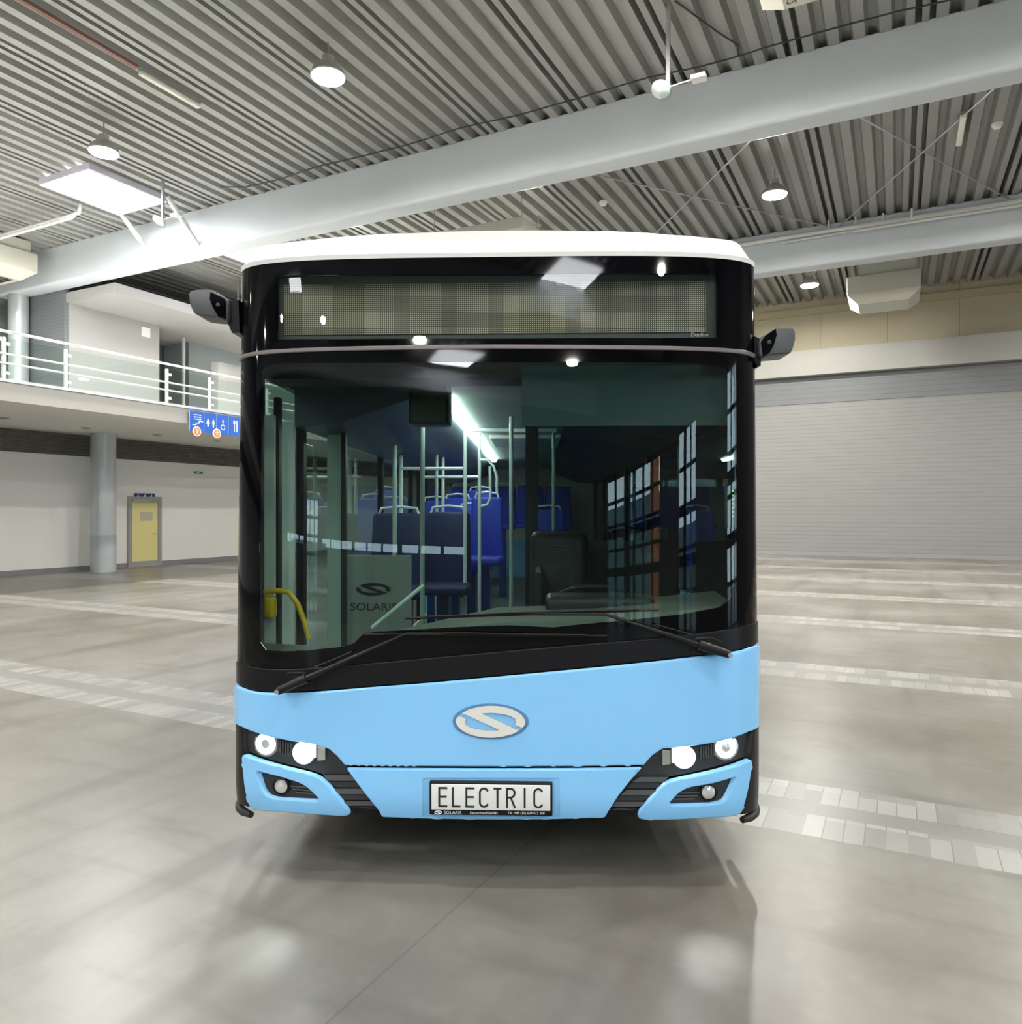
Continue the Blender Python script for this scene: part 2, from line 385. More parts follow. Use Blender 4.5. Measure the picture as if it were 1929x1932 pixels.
# far wall: panel wall, grey band, lintel, concrete
rsolo('wall_right', MB().box(QU, QR, PF, PF + .3, 0, 5.97), M['shutter'], (0, PF, 0), kind='structure')
rsolo('wall_right_band', MB().box(QU, QR, PF - .02, PF + .3, 5.97, 7.03), M['band'], (0, PF, 5.97), kind='structure')
rsolo('wall_right_top', MB().box(QU, QR, PF, PF + .3, 8.02, ZD + .2), M['concrete'], (0, PF, 8.02), kind='structure')
rsolo('trim_2', MB().box(QU, QR, PF - .35, PF + .3, 7.03, 8.02, 0.01), M['lintel'], (0, PF, 7.03), kind='structure')
rsolo('trim_3', MB().box(QU, QR, PF - .12, PF, 9.45, 9.72), M['timber'], (0, PF, 9.45), kind='structure')
rsolo('baseboard_right', MB().box(QU, QR, PF - .04, PF, 0, .12), M['base_grey'], (0, PF, 0), kind='structure')
# wall behind the viewer: dark, with a strip of windows and a tall glazed gate; right-hand side wall glazed
def open_wall(name, axis, c, t, lo, hi, zt, holes, m_):
    """wall slab at q=c (axis 'q') or p=c with rectangular holes [(a0,a1,z0,z1)]"""
    xs = sorted({lo, hi, *[h[0] for h in holes], *[h[1] for h in holes]}); zs = sorted({0, zt, *[h[2] for h in holes], *[h[3] for h in holes]})
    m = MB()
    for i in range(len(xs) - 1):
        for j in range(len(zs) - 1):
            a, b = (xs[i] + xs[i + 1]) / 2, (zs[j] + zs[j + 1]) / 2
            if any(h[0] < a < h[1] and h[2] < b < h[3] for h in holes): continue
            if axis == 'q': m.box(min(c, c + t), max(c, c + t), xs[i], xs[i + 1], zs[j], zs[j + 1])
            else: m.box(xs[i], xs[i + 1], min(c, c + t), max(c, c + t), zs[j], zs[j + 1])
    rsolo(name, m, m_, (c, 0, 0) if axis == 'q' else (0, c, 0), kind='structure', smooth=False)
def glazing(num, axis, c, h, nx, nz):
    a0, a1, z0, z1 = h; m = MB(); w_ = 0.06
    for i in range(nx + 1):
        a = a0 + (a1 - a0) * i / nx; ww = w_ * (2.2 if i % 3 == 0 else 1)
        if axis == 'q': m.box(c - .08, c + .08, a - ww, a + ww, z0, z1)
        else: m.box(a - ww, a + ww, c - .08, c + .08, z0, z1)
    for j in range(nz + 1):
        z = z0 + (z1 - z0) * j / nz
        if axis == 'q': m.box(c - .07, c + .07, a0, a1, z - w_, z + w_)
        else: m.box(a0, a1, c - .07, c + .07, z - w_, z + w_)
    if axis == 'q' and nx > 1:
        for zb in (2.05, 3.55): m.box(c - .09, c + .09, a0, a1, zb - .17, zb + .17)
        m.box(c - .09, c + .09, a0 + (a1 - a0) * .36, a0 + (a1 - a0) * .42, z0, z1)
    org = (c, (a0 + a1) / 2, z0) if axis == 'q' else ((a0 + a1) / 2, c, z0)
    o = rsolo('window_%d' % num, m, M['mullion'], org, kind='structure', smooth=False)
    g_ = MB()
    if axis == 'q': g_.box(c - .01, c + .01, a0, a1, z0, z1)
    else: g_.box(a0, a1, c - .01, c + .01, z0, z1)
    g_.build('window_glass', M['pane'], parent=o, origin=org, smooth=False)
hb = [(-9.5, -5.6, 2.8, 3.25), (-5.2, -3.2, 0.3, 4.7), (-2.8, 8.2, 2.8, 3.25), (12.2, 13.8, 3.0, 3.6)]
open_wall('wall_back', 'p', PB, -.3, QU, QR, ZD + .2, hb, M['dark_wall'])
for i, (h, nx, nz) in enumerate(zip(hb, (4, 3, 9, 3), (1, 6, 1, 4))): glazing(i + 1, 'p', PB - .15, h, nx, nz)
hr = [(-20.0, -12.2, 0, 5.8), (-9.6, -6.4, 0.0, 6.0), (0.5, 4.0, 0.0, 6.2)]
open_wall('wall_side', 'q', QR, .3, PB, PF, ZD + .2, hr, M['dark_wall'])
for i, (h, nx, nz) in enumerate(zip(hr, (6, 3, 3), (6, 5, 6))): glazing(i + 5, 'q', QR + .15, h, nx, nz)
rsolo('floor_outside', MB().box(-60, 60, -60, PB - .4, -.2, -.02).box(QR + .4, 60, PB - .4, 40, -.2, -.02), M['out_grey'], (0, 0, 0), kind='structure')
def outhouse(q0, q1, p0, p1, h, col, nm, lb):
    mm = mat(nm, col, .8); rsolo('building', MB().box(q0, q1, p0, p1, -.02, h), mm, ((q0 + q1) / 2, (p0 + p1) / 2, 0), lb, 'building')
outhouse(30, 36, -60, -30, 7.6, (0.10, 0.16, 0.16), 'outside_teal', 'teal building outside the side windows, mirrored in the windscreen')
outhouse(24, 25, -25.0, -24.0, 8.4, (0.65, 0.16, 0.03), 'outside_orange', 'orange building outside the side windows, mirrored in the windscreen')
outhouse(30, 36, -28, -8, 4.6, (0.12, 0.17, 0.17), 'outside_grey', 'grey-green hall outside the side windows, mirrored in the windscreen')
outhouse(-14, -2, -60, -50, 4.4, (0.22, 0.28, 0.30), 'outside_blue_grey', 'blue-grey building beyond the back window, mirrored in the windscreen')
# ---------------- beams along q
BEAMP = [5.56 + 9.02 * k for k in range(-3, 3)]
def beam(p, mbx=None):
    m = mbx or MB(); z0, z1 = ZC - 1.12, ZC + .02; r = .09
    # rounded-bottom box girder, a section in (p, z) swept along q
    sec = [(p, z1), (p, z0 + r)] + [(p + r - r * math.cos(t), z0 + r - r * math.sin(t)) for t in (PI / 8, PI / 4, 3 * PI / 8)] + [(p + r, z0), (p + .63 - r, z0)] + \
          [(p + .63 - r + r * math.sin(t), z0 + r - r * math.cos(t)) for t in (PI / 8, PI / 4, 3 * PI / 8)] + [(p + .63, z0 + r), (p + .63, z1)]
    m.prism(sec, lambda a, b: (QU, a, b), lambda a, b: (QR, a, b)); return m
names = {3: 'trim_4', 0: 'trim_5', 1: 'trim_6', 2: 'trim_7'}
for k, p_ in enumerate(BEAMP):
    if k in (4, 5): continue
    rsolo(names[k], beam(p_), M['beam'], (0, p_, ZC), kind='structure', ang=50)
P1, P2 = BEAMP[4], BEAMP[5]
rsolo('roof_beam', beam(P1), M['beam'], (0, P1, ZC), 'long grey steel roof girder crossing above the whole bus, the nearer and larger one', 'beam', ang=50)
rsolo('roof_beam', beam(P2), M['beam'], (0, P2, ZC), 'grey steel roof girder right of the bus roof, the farther one with white pipes along it', 'beam', ang=50)

# ---------------- high-bay lamps on a grid
lamp_spots = []
for pi_, pp in enumerate((-16.6, -7.6, 1.4, 10.4, 19.2, 27.4)):
    for qq in (-21.3, -15.1, -8.95, -2.65, 3.5, 9.7):
        if (qq, pp) not in ((-21.3, 19.2), (3.5, 27.4)): lamp_spots.append((qq, pp))
lab = {(-8.95, 10.4): 'glowing high-bay lamp at the top left above the near girder, the largest and brightest',
       (-15.1, 10.4): 'glowing high-bay lamp just behind the white skylight at the far left',
       (-2.65, 19.2): 'glowing high-bay lamp between the two girders, right of the bus roof',
       (-2.65, 27.4): 'small glowing high-bay lamp beyond the far girder, left of the hanging heater'}
def mk_lamp(org):
    t = rthing('high_bay_lamp', org, 'x', 'ceiling lamp')
    rpart('housing', MB().lathe((org[0], org[1], org[2]), (0, 0, 1), [(.30, 0), (.31, .02), (.28, .10), (.16, .22), (.11, .26), (.11, .36), (.05, .38)], 20), M['lamp_body'], t, org)
    rpart('hanging_rod', MB().tube([(org[0], org[1], org[2] + .36), (org[0], org[1], ZC + .05)], .015, 6), M['steel'], t, org)
    rpart('lamp_lens', MB().lathe((org[0], org[1], org[2]), (0, 0, -1), [(.285, -.01), (.28, .02), (.2, .05), (0, .07)], 20), M['lamp_glow'], t, org)
    return t
M['lamp_glow'] = mat('lamp_glow', (1, 1, 1), 0.5, emit=(1.0, 0.98, 0.90), es=60)
lamp0 = None
ld2 = bpy.data.lights.new('lamp_light_dimmed', 'AREA'); ld2.shape = 'DISK'; ld2.size = 0.5; ld2.energy = LAMP_W * .27; ld2.color = (1.0, 0.965, 0.88)
ld = bpy.data.lights.new('lamp_light', 'AREA'); ld.shape = 'DISK'; ld.size = 0.5; ld.energy = LAMP_W; ld.color = (1.0, 0.965, 0.88)
for s_ in lamp_spots:
    org = (s_[0], s_[1], ZC - .62)
    if lamp0 is None: lamp0 = mk_lamp(org); o = lamp0
    else: o = copy_thing(lamp0)
    o.location = R(*org)
    if s_ in lab: o['label'] = lab[s_]
    else: o['label'] = 'high-bay lamp hanging from the roof deck outside the picture'; o['group'] = 'high-bay lamps out of the picture'
    lo = bpy.data.objects.new('lamp_light', ld if s_[1] > 5 else ld2); COL.objects.link(lo); lo.parent = o; lo.location = (0, 0, -.09)

# ---------------- skylights
def skylight(q0, q1, p0, p1, label, grp=None):
    org = ((q0 + q1) / 2, (p0 + p1) / 2, ZC - .14)
    t = rthing('skylight', org, label, 'skylight', grp)
    fm = MB(); b_ = .1; z0, z1 = ZC - .14, ZC + .01
    fm.box(q0 - b_, q0, p0 - b_, p1 + b_, z0, z1).box(q1, q1 + b_, p0 - b_, p1 + b_, z0, z1).box(q0, q1, p0 - b_, p0, z0, z1).box(q0, q1, p1, p1 + b_, z0, z1)
    rpart('frame', fm, M['sky_frame'], t, org)
    rpart('dome_panel', MB().box(q0, q1, p0, p1, ZC - .10, ZC - .06), M['sky_panel'], t, org)
skylight(-19.0, -17.2, 11.5, 13.5, 'bright white rectangular skylight at the upper left, beside two white braces')
skylight(-19.0, -17.2, 17.0, 19.0, 'bright skylight behind the near girder, half hidden by the left end of the bus roof')
for qq, pp in ((6.7, -11.2), (5.9, -19.5), (-6, -6.0), (-6, -15)):
    skylight(qq - .9, qq + .9, pp - 1, pp + 1, 'bright skylight over the hall outside the picture', 'skylights out of the picture')

# ---------------- ceiling fittings
def brace(q, label):
    org = (q, 13.55, ZC)
    t = rthing('diagonal_brace', org, label, 'brace')
    a, b = Vector((q, 13.55, ZC)), Vector((q, P1 + .04, ZC - 1.0)); mid = a.lerp(b, .62)
    rpart('upper_tube', MB().tube([a, mid], .07, 12), M['steel_white'], t, org)
    rpart('lower_tube', MB().tube([mid, b], .05, 12), M['steel_white'], t, org)
brace(-19.05, 'white diagonal steel brace from the skylight corner down to the near girder, the left one')
brace(-17.1, 'white diagonal steel brace below the skylight, the right one of the two')

def heater(q0, q1, p0, p1, z0, label, hang=True, number=None, duct=True, grille=True):
    """hanging air heater: casing with a hopper-shaped outlet below and a narrower box above"""
    org = ((q0 + q1) / 2, (p0 + p1) / 2, z0)
    t = rthing('air_heater', org, label, 'heater')
    zb, zt = z0 + .28, z0 + .85
    rpart('casing', MB().box(q0, q1, p0, p1, zb, zt, .03), M['unit_white'], t, org)
    m = MB(); c = .32
    m.add([(q0, p0, zb), (q1, p0, zb), (q1, p1, zb), (q0, p1, zb), (q0 + c, p0 + c, z0), (q1 - c, p0 + c, z0), (q1 - c, p1 - c, z0), (q0 + c, p1 - c, z0)],
          [(0, 1, 5, 4), (1, 2, 6, 5), (2, 3, 7, 6), (3, 0, 4, 7), (4, 5, 6, 7)])
    rpart('outlet_hood', m, M['unit_white'], t, org, smooth=False)
    if duct: rpart('upper_duct', MB().box(q0 + .35, q1 - .1, p0 + .15, p1 - .15, zt, ZC - .05, .02), M['unit_white'], t, org)
    if grille: rpart('grille', louvres_box(q0 + .45, q1 - .45, p0 + .45, p1 - .45, z0 - .012), M['black_matt'], t, org, smooth=False)
    if hang:
        for (a, b) in ((q0 + .1, p0 + .1), (q1 - .05, p0 + .1)):
            rpart('hanging_rod', MB().tube([(a, b, zt - .02), (a, b, ZC + .1)], .012, 6), M['steel'], t, org)
    if number:
        txt(number, .17, M['ink'], t, lambda x, y: (q0 + c + .10 - y, p1 - c - .16 + x, z0 - .004), org)
    return t
def louvres_box(q0, q1, p0, p1, z):
    m = MB(); n_ = 8
    for k in range(n_):
        a = p0 + (p1 - p0) * k / n_; m.box(q0, q1, a, a + (p1 - p0) / n_ * .7, z, z + .014)
    return m
def text_mesh(s_, size):
    cu = bpy.data.curves.new('t', 'FONT'); cu.body = s_; cu.size = size; cu.resolution_u = 3
    ob = bpy.data.objects.new('t', cu); COL.objects.link(ob)
    dg = bpy.context.evaluated_depsgraph_get(); dg.update(); me = bpy.data.meshes.new_from_object(ob.evaluated_get(dg))
    vs = [v.co.copy() for v in me.vertices]; fs = [tuple(p.vertices) for p in me.polygons]
    bpy.data.objects.remove(ob); bpy.data.curves.remove(cu); bpy.data.meshes.remove(me); return vs, fs
def txt(s_, size, m_, parent, fn, org=(0, 0, 0), name='lettering', center=True, sx=1.0):
    vs, fs = text_mesh(s_, size)
    x0, x1 = min(v.x for v in vs), max(v.x for v in vs); y0, y1 = min(v.y for v in vs), max(v.y for v in vs)
    cx, cy = ((x0 + x1) / 2, (y0 + y1) / 2) if center else (x0, 0)
    m = MB(); m.add([fn((v.x - cx) * sx, v.y - cy) for v in vs], fs)
    return m.build(name, m_, parent=parent, origin=org, smooth=False)

heater(-1.45, .65, 26.6, 28.6, 8.42, 'cream air heater hanging under the far girder in front of the concrete wall', grille=False)
heater(-1.62, .35, 8.9, 10.62, 8.19, 'cream air heater cut off by the top edge of the picture, marked 32', number='32', grille=False)
heater(-10.9, -8.2, 16.6, 18.4, 8.12, 'cream air heater just peeping over the middle of the bus roof', duct=False)
heater(-25.9, -23.45, 12.2, 14.0, 8.75, 'white air heater cut off by the left edge of the picture')
heater(-21.0, -19.4, 19.4, 21.0, 7.95, 'white air heater with dark outlet hanging behind the left camera arm')

def antenna(q, p, zb, label):
    org = (q, p, zb); t = rthing('antenna_mast', org, label, 'antenna')
    rpart('mast', MB().box(q - .03, q + .03, p - .03, p + .03, zb, ZC), M['steel'], t, org)
    rpart('cross_arm', MB().tube([(q - .12, p, zb + .03), (q + .42, p, zb + .06)], .012, 6), M['steel_white'], t, org)
    rpart('round_antenna', MB().lathe((q - .12, p - .02, zb + .02), (-.2, -.5, -.9), [(.0, -.05), (.14, -.05), (.16, -.01), (.15, .03), (.09, .06), (0, .07)], 20), M['steel_white'], t, org)
    rpart('clear_dome', MB().lathe((q - .04, p, zb - .06), (0, 0, -1), [(.10, -.04), (.10, .02), (.07, .08), (0, .1)], 16), M['pane'], t, org)
    rpart('square_antenna', MB().box(q + .38, q + .62, p - .10, p + .10, zb + .02, zb + .09, .02), M['steel_white'], t, org)
antenna(-3.34, 12.18, 8.62, 'pair of white antennas on a grey mast above the bus, near the top edge')
antenna(-16.3, 12.8, 8.95, 'pair of white antennas on a mast between the two diagonal braces')

def tube_lamp(q, p0, p1, label):
    org = (q, (p0 + p1) / 2, ZC - .1); t = rthing('tube_lamp', org, label, 'ceiling lamp')
    rpart('diffuser', MB().box(q - .06, q + .06, p0, p1, ZC - .13, ZC - .05, .025), M['tube'], t, org)
    rpart('housing', MB().box(q - .05, q + .05, p0, p1, ZC - .05, ZC), M['lamp_body'], t, org)
tube_lamp(-12.6, 9.4, 10.75, 'long unlit tube lamp under the roof deck, left of the largest glowing lamp')
tube_lamp(1.22, 18.2, 19.6, 'short-looking unlit tube lamp under the deck at the right edge, past the near girder')
rsolo('cable_rail', MB().box(-12.66, -12.56, 6.2, 9.35, ZC - .05, ZC + .01), M['rust_rail'], (-12.6, 8, ZC), 'red-brown cable rail on the deck leading to the tube lamp', 'cable rail')
for q_, p_, lb in ((1.9, 19.1, 'small round white smoke detector near the right edge beside the tube lamp'), (-7.0, 19.1, 'round grey smoke detector on the deck just above the bus roof')):
    rsolo('smoke_detector', MB().lathe((q_, p_, ZC), (0, 0, -1), [(.11, 0), (.11, .05), (.07, .10), (0, .11)], 16), M['tube'], (q_, p_, ZC), lb, 'smoke detector')
# black cable looping along the near girder
cpts = [(QR, 13.95, ZC - .10)]
q_ = QR
while q_ > -15: cpts.append((q_, 13.95 + .04 * math.sin(q_ * 1.7), ZC - .07 - .02 * abs(math.sin(q_ * 1.51)))); q_ -= .35
cpts.append((-15.3, 13.7, ZC - .05))
rsolo('power_cable', MB().tube(cpts, .016, 6), M['cable'], (0, 13.9, ZC - .1), 'long thin black cable running along the top of the near girder', 'cable')
rsolo('power_cable', MB().tube([(-2.55, 13.95, ZC - .08), (-2.5, 13.7, ZC - .06), (-2.75, 13.2, ZC - .04), (-3.2, 12.1, ZC - .03)], .016, 6), M['cable'], (-2.6, 13, ZC - .05),
      'short black cable branching off towards the antenna mast near the top edge', 'cable')
# wind bracing between the girders
def wire(a, b, label):
    rsolo('bracing_wire', MB().tube([a, b], .018, 6), M['steel'], ((a[0] + b[0]) / 2, (a[1] + b[1]) / 2, a[2]), label, 'bracing wire')
zw = ZC - .08
wire((-1.8, P1 + .63, zw), (2.6, P2, zw), 'thin bracing wire at the right edge, falling towards the far girder')
wire((2.7, P1 + .63, zw - .03), (-1.5, P2, zw - .03), 'thin bracing wire near the right edge, meeting the far girder by the pipe stubs')
wire((-8.2, P1 + .63, zw), (-1.7, P2, zw), 'thin bracing wire left of the lamp between the girders, falling to the right')
wire((-1.3, P1 + .63, zw - .03), (-7.8, P2, zw - .03), 'thin bracing wire above the right end of the bus roof, falling to the left')
# pipes
rsolo('ceiling_pipe', MB().tube([(-9, P2 - .12, 9.78), (QR, P2 - .12, 9.78)], .065, 12), M['steel_white'], (0, P2 - .12, 9.78), 'thick white pipe running along the top of the far girder', 'pipe')
rsolo('ceiling_pipe', MB().tube([(-1.1, P2 - .25, 9.62), (QR, P2 - .25, 9.62)], .04, 10).tube([(-3, P2 - .14, 9.64), (-1.3, P2 - .14, 9.66)], .03, 8), M['steel_white'], (0, P2 - .25, 9.6),
      'thinner white pipe below the thick one on the far girder', 'pipe')
for k, (q_, lb) in enumerate(((-1.75, 'first'), (-1.05, 'second'), (-.35, 'third'), (.35, 'fourth'))):
    rsolo('pipe_hook', MB().tube([(q_, P2 - .12, 9.70), (q_, P2 - .12, 10.0), (q_, P2 - .3, 10.0)] if k < 2 else [(q_, P2 - .2, 9.75), (q_, P2 - .2, 10.0)], .03, 8), M['steel_white'], (q_, P2 - .12, 9.8),
          '%s white upright pipe stub on the far girder, counted from the bus' % lb, 'pipe stub')
rsolo('ceiling_pipe', MB().tube([(-25.5, 12.75, 9.72), (-19.55, 12.75, 9.72), (-19.5, 12.75, 9.95)], .05, 10).tube([(-25.5, 12.6, 9.55), (-19.65, 12.6, 9.55), (-19.6, 12.7, 9.70)], .045, 10), M['steel_white'], (-21, 12.7, 9.6),
      'twin white pipes left of the skylight ending in an upward elbow', 'pipe')

# ---------------- left side: columns, balcony, upper room
def column(q, p, z0, z1, r, label):
    org = (q, p, z0); t = rthing('column', org, label, 'column')
    sp = z0 + 1.05
    rpart('shaft', MB().lathe((q, p, 0), (0, 0, 1), [(r, sp), (r, z1)], 32), M['column'], t, org)
    rpart('painted_base', MB().lathe((q, p, 0), (0, 0, 1), [(r + .004, z0), (r + .004, sp)], 32), M['column_base'], t, org)
column(-20.2, 13.9, 0, ZS, .33, 'round grey column left of the yellow door, holding up the balcony')
column(-26.0, P1 + .3, ZB, ZC - 1.12, .3, 'round column on the upper floor at the left edge, under the near girder')
QF = -15.86
ob = (QF, 6, ZS); bt = rthing('balcony', ob, 'long balcony floor with a grey front edge along the left wall', 'balcony')
rpart('slab', MB().box(QU, QF - .03, PB, PF, ZS, ZB), M['soffit'], bt, ob)
rpart('edge_panel', MB().box(QF - .03, QF, PB, PF, ZS - .01, ZB - .04), M['edge_white'], bt, ob)
rpart('edge_cap', MB().box(QF - .08, QF + .03, PB, PF, ZB - .04, ZB + .02), M['beam'], bt, ob)
# railing
orr = (QF - .05, 8, ZB); rt = rthing('balcony_railing', orr, 'glass and steel railing along the edge of the balcony', 'railing')
def post_p(u): return at_plane(u, 700, q=QF - .05)[1]
posts = [post_p(7), post_p(124), post_p(315), post_p(396)]
allp = sorted(posts + [posts[0] - 2.0, posts[0] - 4, posts[0] - 6, posts[3] + 2, posts[3] + 4, posts[3] + 6.1, posts[3] + 8, posts[3] + 10])
RZ = 5.32
rpart('handrail', MB().tube([(QF - .05, 2, RZ), (QF - .05, PF, RZ)], .028, 10), M['rail'], rt, orr)
for zz in (ZB + .52, ZB + .33):
    rpart('rail', MB().tube([(QF + .02, 2, zz), (QF + .02, PF, zz)], .02, 8), M['rail'], rt, orr)
for i, pp in enumerate(allp):
    po = rpart('post', MB().box(QF - .08, QF - .03, pp - .03, pp + .03, ZB, RZ - .12), M['rail'], rt, orr)
    for zc in (RZ - .28, ZB + .12): rpart('clamp', MB().box(QF - .07, QF - .02, pp + .02, pp + .11, zc, zc + .06), M['rail'], po, orr)
    if i < len(allp) - 1:
        rpart('glass_panel', MB().box(QF - .06, QF - .048, pp + .06, allp[i + 1] - .04, ZB + .05, RZ - .12), M['rail_glass'], rt, orr)
# upper white room and canopy
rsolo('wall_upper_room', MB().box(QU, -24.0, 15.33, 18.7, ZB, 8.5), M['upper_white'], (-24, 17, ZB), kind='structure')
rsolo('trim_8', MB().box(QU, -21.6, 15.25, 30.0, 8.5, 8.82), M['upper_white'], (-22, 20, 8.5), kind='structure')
rsolo('trim_9', MB().box(QU, -24.05, 15.2, 15.36, ZB, 9.0), M['cladding'], (-24, 15.3, ZB), kind='structure')
rsolo('wall_upper_side', MB().box(-26.7, -25.2, 21.0, 30, ZB, 8.5), mat('blue_grey_wall', (0.28, 0.32, 0.34), 0.6), (-25.2, 22, ZB), kind='structure')
rsolo('drain_pipe', MB().tube([(-24.9, 20.5, ZB), (-24.9, 20.5, 8.5)], .06, 10), M['steel_white'], (-24.9, 20.5, ZB), 'thin white upright pipe on the upper floor right of the white room', 'pipe')
a_ = at_plane(432, 700, q=-22.5)
rsolo('cabinet', MB().box(-22.9, -22.5, a_[1] - .5, a_[1] + .9, ZB, 7.3, .02), M['upper_white'], (-22.7, a_[1], ZB), 'tall pale cabinet on the upper floor next to the bus edge', 'cabinet')
wc = at_plane(275, 627, q=-24.0)
rsolo('wall_plaque', MB().box(-24.0, -23.98, wc[1] - .17, wc[1] + .17, wc[2] - .17, wc[2] + .17), M['soffit'], wc, 'small square grey pictogram plaque on the white upper room', 'sign')
# soffit downlights
for u, v, lb in ((5, 788, 'leftmost, at the picture edge'), (163, 807, 'just left of the round column'), (297, 820, 'right of the round column'), (410, 832, 'nearest to the bus, under the blue sign')):
    c_ = at_plane(u, v, z=ZS)
    t = rthing('downlight', (c_[0], c_[1], ZS - .02), 'small recessed downlight in the balcony soffit, ' + lb, 'ceiling lamp', None)
    rpart('ring', MB().lathe((c_[0], c_[1], ZS), (0, 0, -1), [(.13, 0), (.13, .015), (.09, .02), (.09, 0)], 20), M['lamp_body'], t, (c_[0], c_[1], ZS - .02))
    rpart('dark_lens', MB().lathe((c_[0], c_[1], ZS), (0, 0, -1), [(.09, 0.0), (.085, .012), (0, .014)], 16), M['black_matt'], t, (c_[0], c_[1], ZS - .02))
# yellow door
d0 = at_plane(240, 1070, q=QL)[1]; d1 = at_plane(303, 1070, q=QL)[1]; dz = 2.02
dm = MB(); fw = .13
dm.box(QL, QL + .06, d0, d0 + fw, 0, dz + .16).box(QL, QL + .06, d1 - fw, d1, 0, dz + .16).box(QL, QL + .06, d0 + fw, d1 - fw, dz - .02, dz + .16).box(QL, QL + .05, d0 + fw, d1 - fw, 0, .17)
do = rsolo('door_1', dm, M['frame_grey'], (QL, (d0 + d1) / 2, 0), kind='structure')
do_o = (QL, (d0 + d1) / 2, 0)
rpart('door_leaf', MB().box(QL + .005, QL + .035, d0 + fw, d1 - fw, .17, dz - .02), M['door_yellow'], do, do_o)
rpart('door_closer', MB().box(QL + .05, QL + .10, d0 + fw, d0 + fw + .55, dz - .0, dz + .07), M['steel'], do, do_o)
rpart('door_handle', MB().tube([(QL + .035, d1 - fw - .1, 1.02), (QL + .09, d1 - fw - .1, 1.02), (QL + .09, d1 - fw - .22, 1.02)], .012, 8), M['steel'], do, do_o)
nm = (d0 + d1) / 2 + .05
rsolo('notice', MB().box(QL + .036, QL + .04, nm - .22, nm + .22, 1.42, 1.70), M['notice'], (QL, nm, 1.4), 'small faded notice taped high on the yellow door', 'notice')
# door pictogram sign
def person_icon(m, a, z, s_, fn, skirt=False, x=.0):
    pts = [(a + .10 * s_ * math.cos(t), z + .36 * s_ + .10 * s_ * math.sin(t)) for t in [k * PI / 5 for k in range(10)]]
    m.prism(pts, lambda u, v: fn(u, v, 0), lambda u, v: fn(u, v, .006))
    bd = [(-.17, .24), (.17, .24), (.24 if skirt else .15, -.12), (.10, -.12), (.09, -.45), (-.09, -.45), (-.10, -.12), (-.24 if skirt else -.15, -.12)]
    m.prism([(a + u * s_, z + v * s_) for u, v in bd], lambda u, v: fn(u, v, 0), lambda u, v: fn(u, v, .006))
s0, s1 = at_plane(253, 938, q=QL)[1], at_plane(291, 938, q=QL)[1]; sz0, sz1 = 2.28, 2.50
sz1 = at_plane(272, 931, q=QL)[2]; sz0 = at_plane(272, 945, q=QL)[2]
so = (QL + .03, (s0 + s1) / 2, sz0)
t = rthing('toilet_sign', so, 'small navy sign with three white figures above the yellow door', 'sign')
rpart('board', MB().box(QL, QL + .03, s0, s1, sz0, sz1), M['sign_navy'], t, so)
for k in range(3):
    a = s0 + (s1 - s0) * (k + .5) / 3; m = MB(); fn = lambda u, v, d: (QL + .031 + d, u, v)
    if k < 2: person_icon(m, a, (sz0 + sz1) / 2, (sz1 - sz0) * .78, fn, k == 1)
    else: m.prism([(a + (sz1 - sz0) * x_, (sz0 + sz1) / 2 + (sz1 - sz0) * y_) for x_, y_ in ((-.05, .33), (.05, .33), (.07, .0), (.22, -.3), (.14, -.33), (0, -.12), (-.18, -.33), (-.22, -.2))], lambda u, v: fn(u, v, 0), lambda u, v: fn(u, v, .006))
    rpart('pictogram', m, M['white_ink'], t, so, smooth=False)
e0 = at_plane(366, 889, q=QL); e1 = at_plane(381, 894.5, q=QL)
eo = (QL, e0[1], e1[2]); t = rthing('exit_sign', eo, 'tiny green exit sign high on the white wall beside the bus', 'sign')
rpart('board', MB().box(QL, QL + .05, e0[1], e1[1], e1[2], e0[2]), M['exit_green'], t, eo)
rpart('pictogram', MB().prism([(e0[1] + (e1[1] - e0[1]) * a, e1[2] + (e0[2] - e1[2]) * b) for a, b in ((.15, .4), (.4, .4), (.4, .2), (.6, .5), (.4, .8), (.4, .6), (.15, .6))], lambda u, v: (QL + .05, u, v), lambda u, v: (QL + .056, u, v)), M['white_ink'], t, eo)
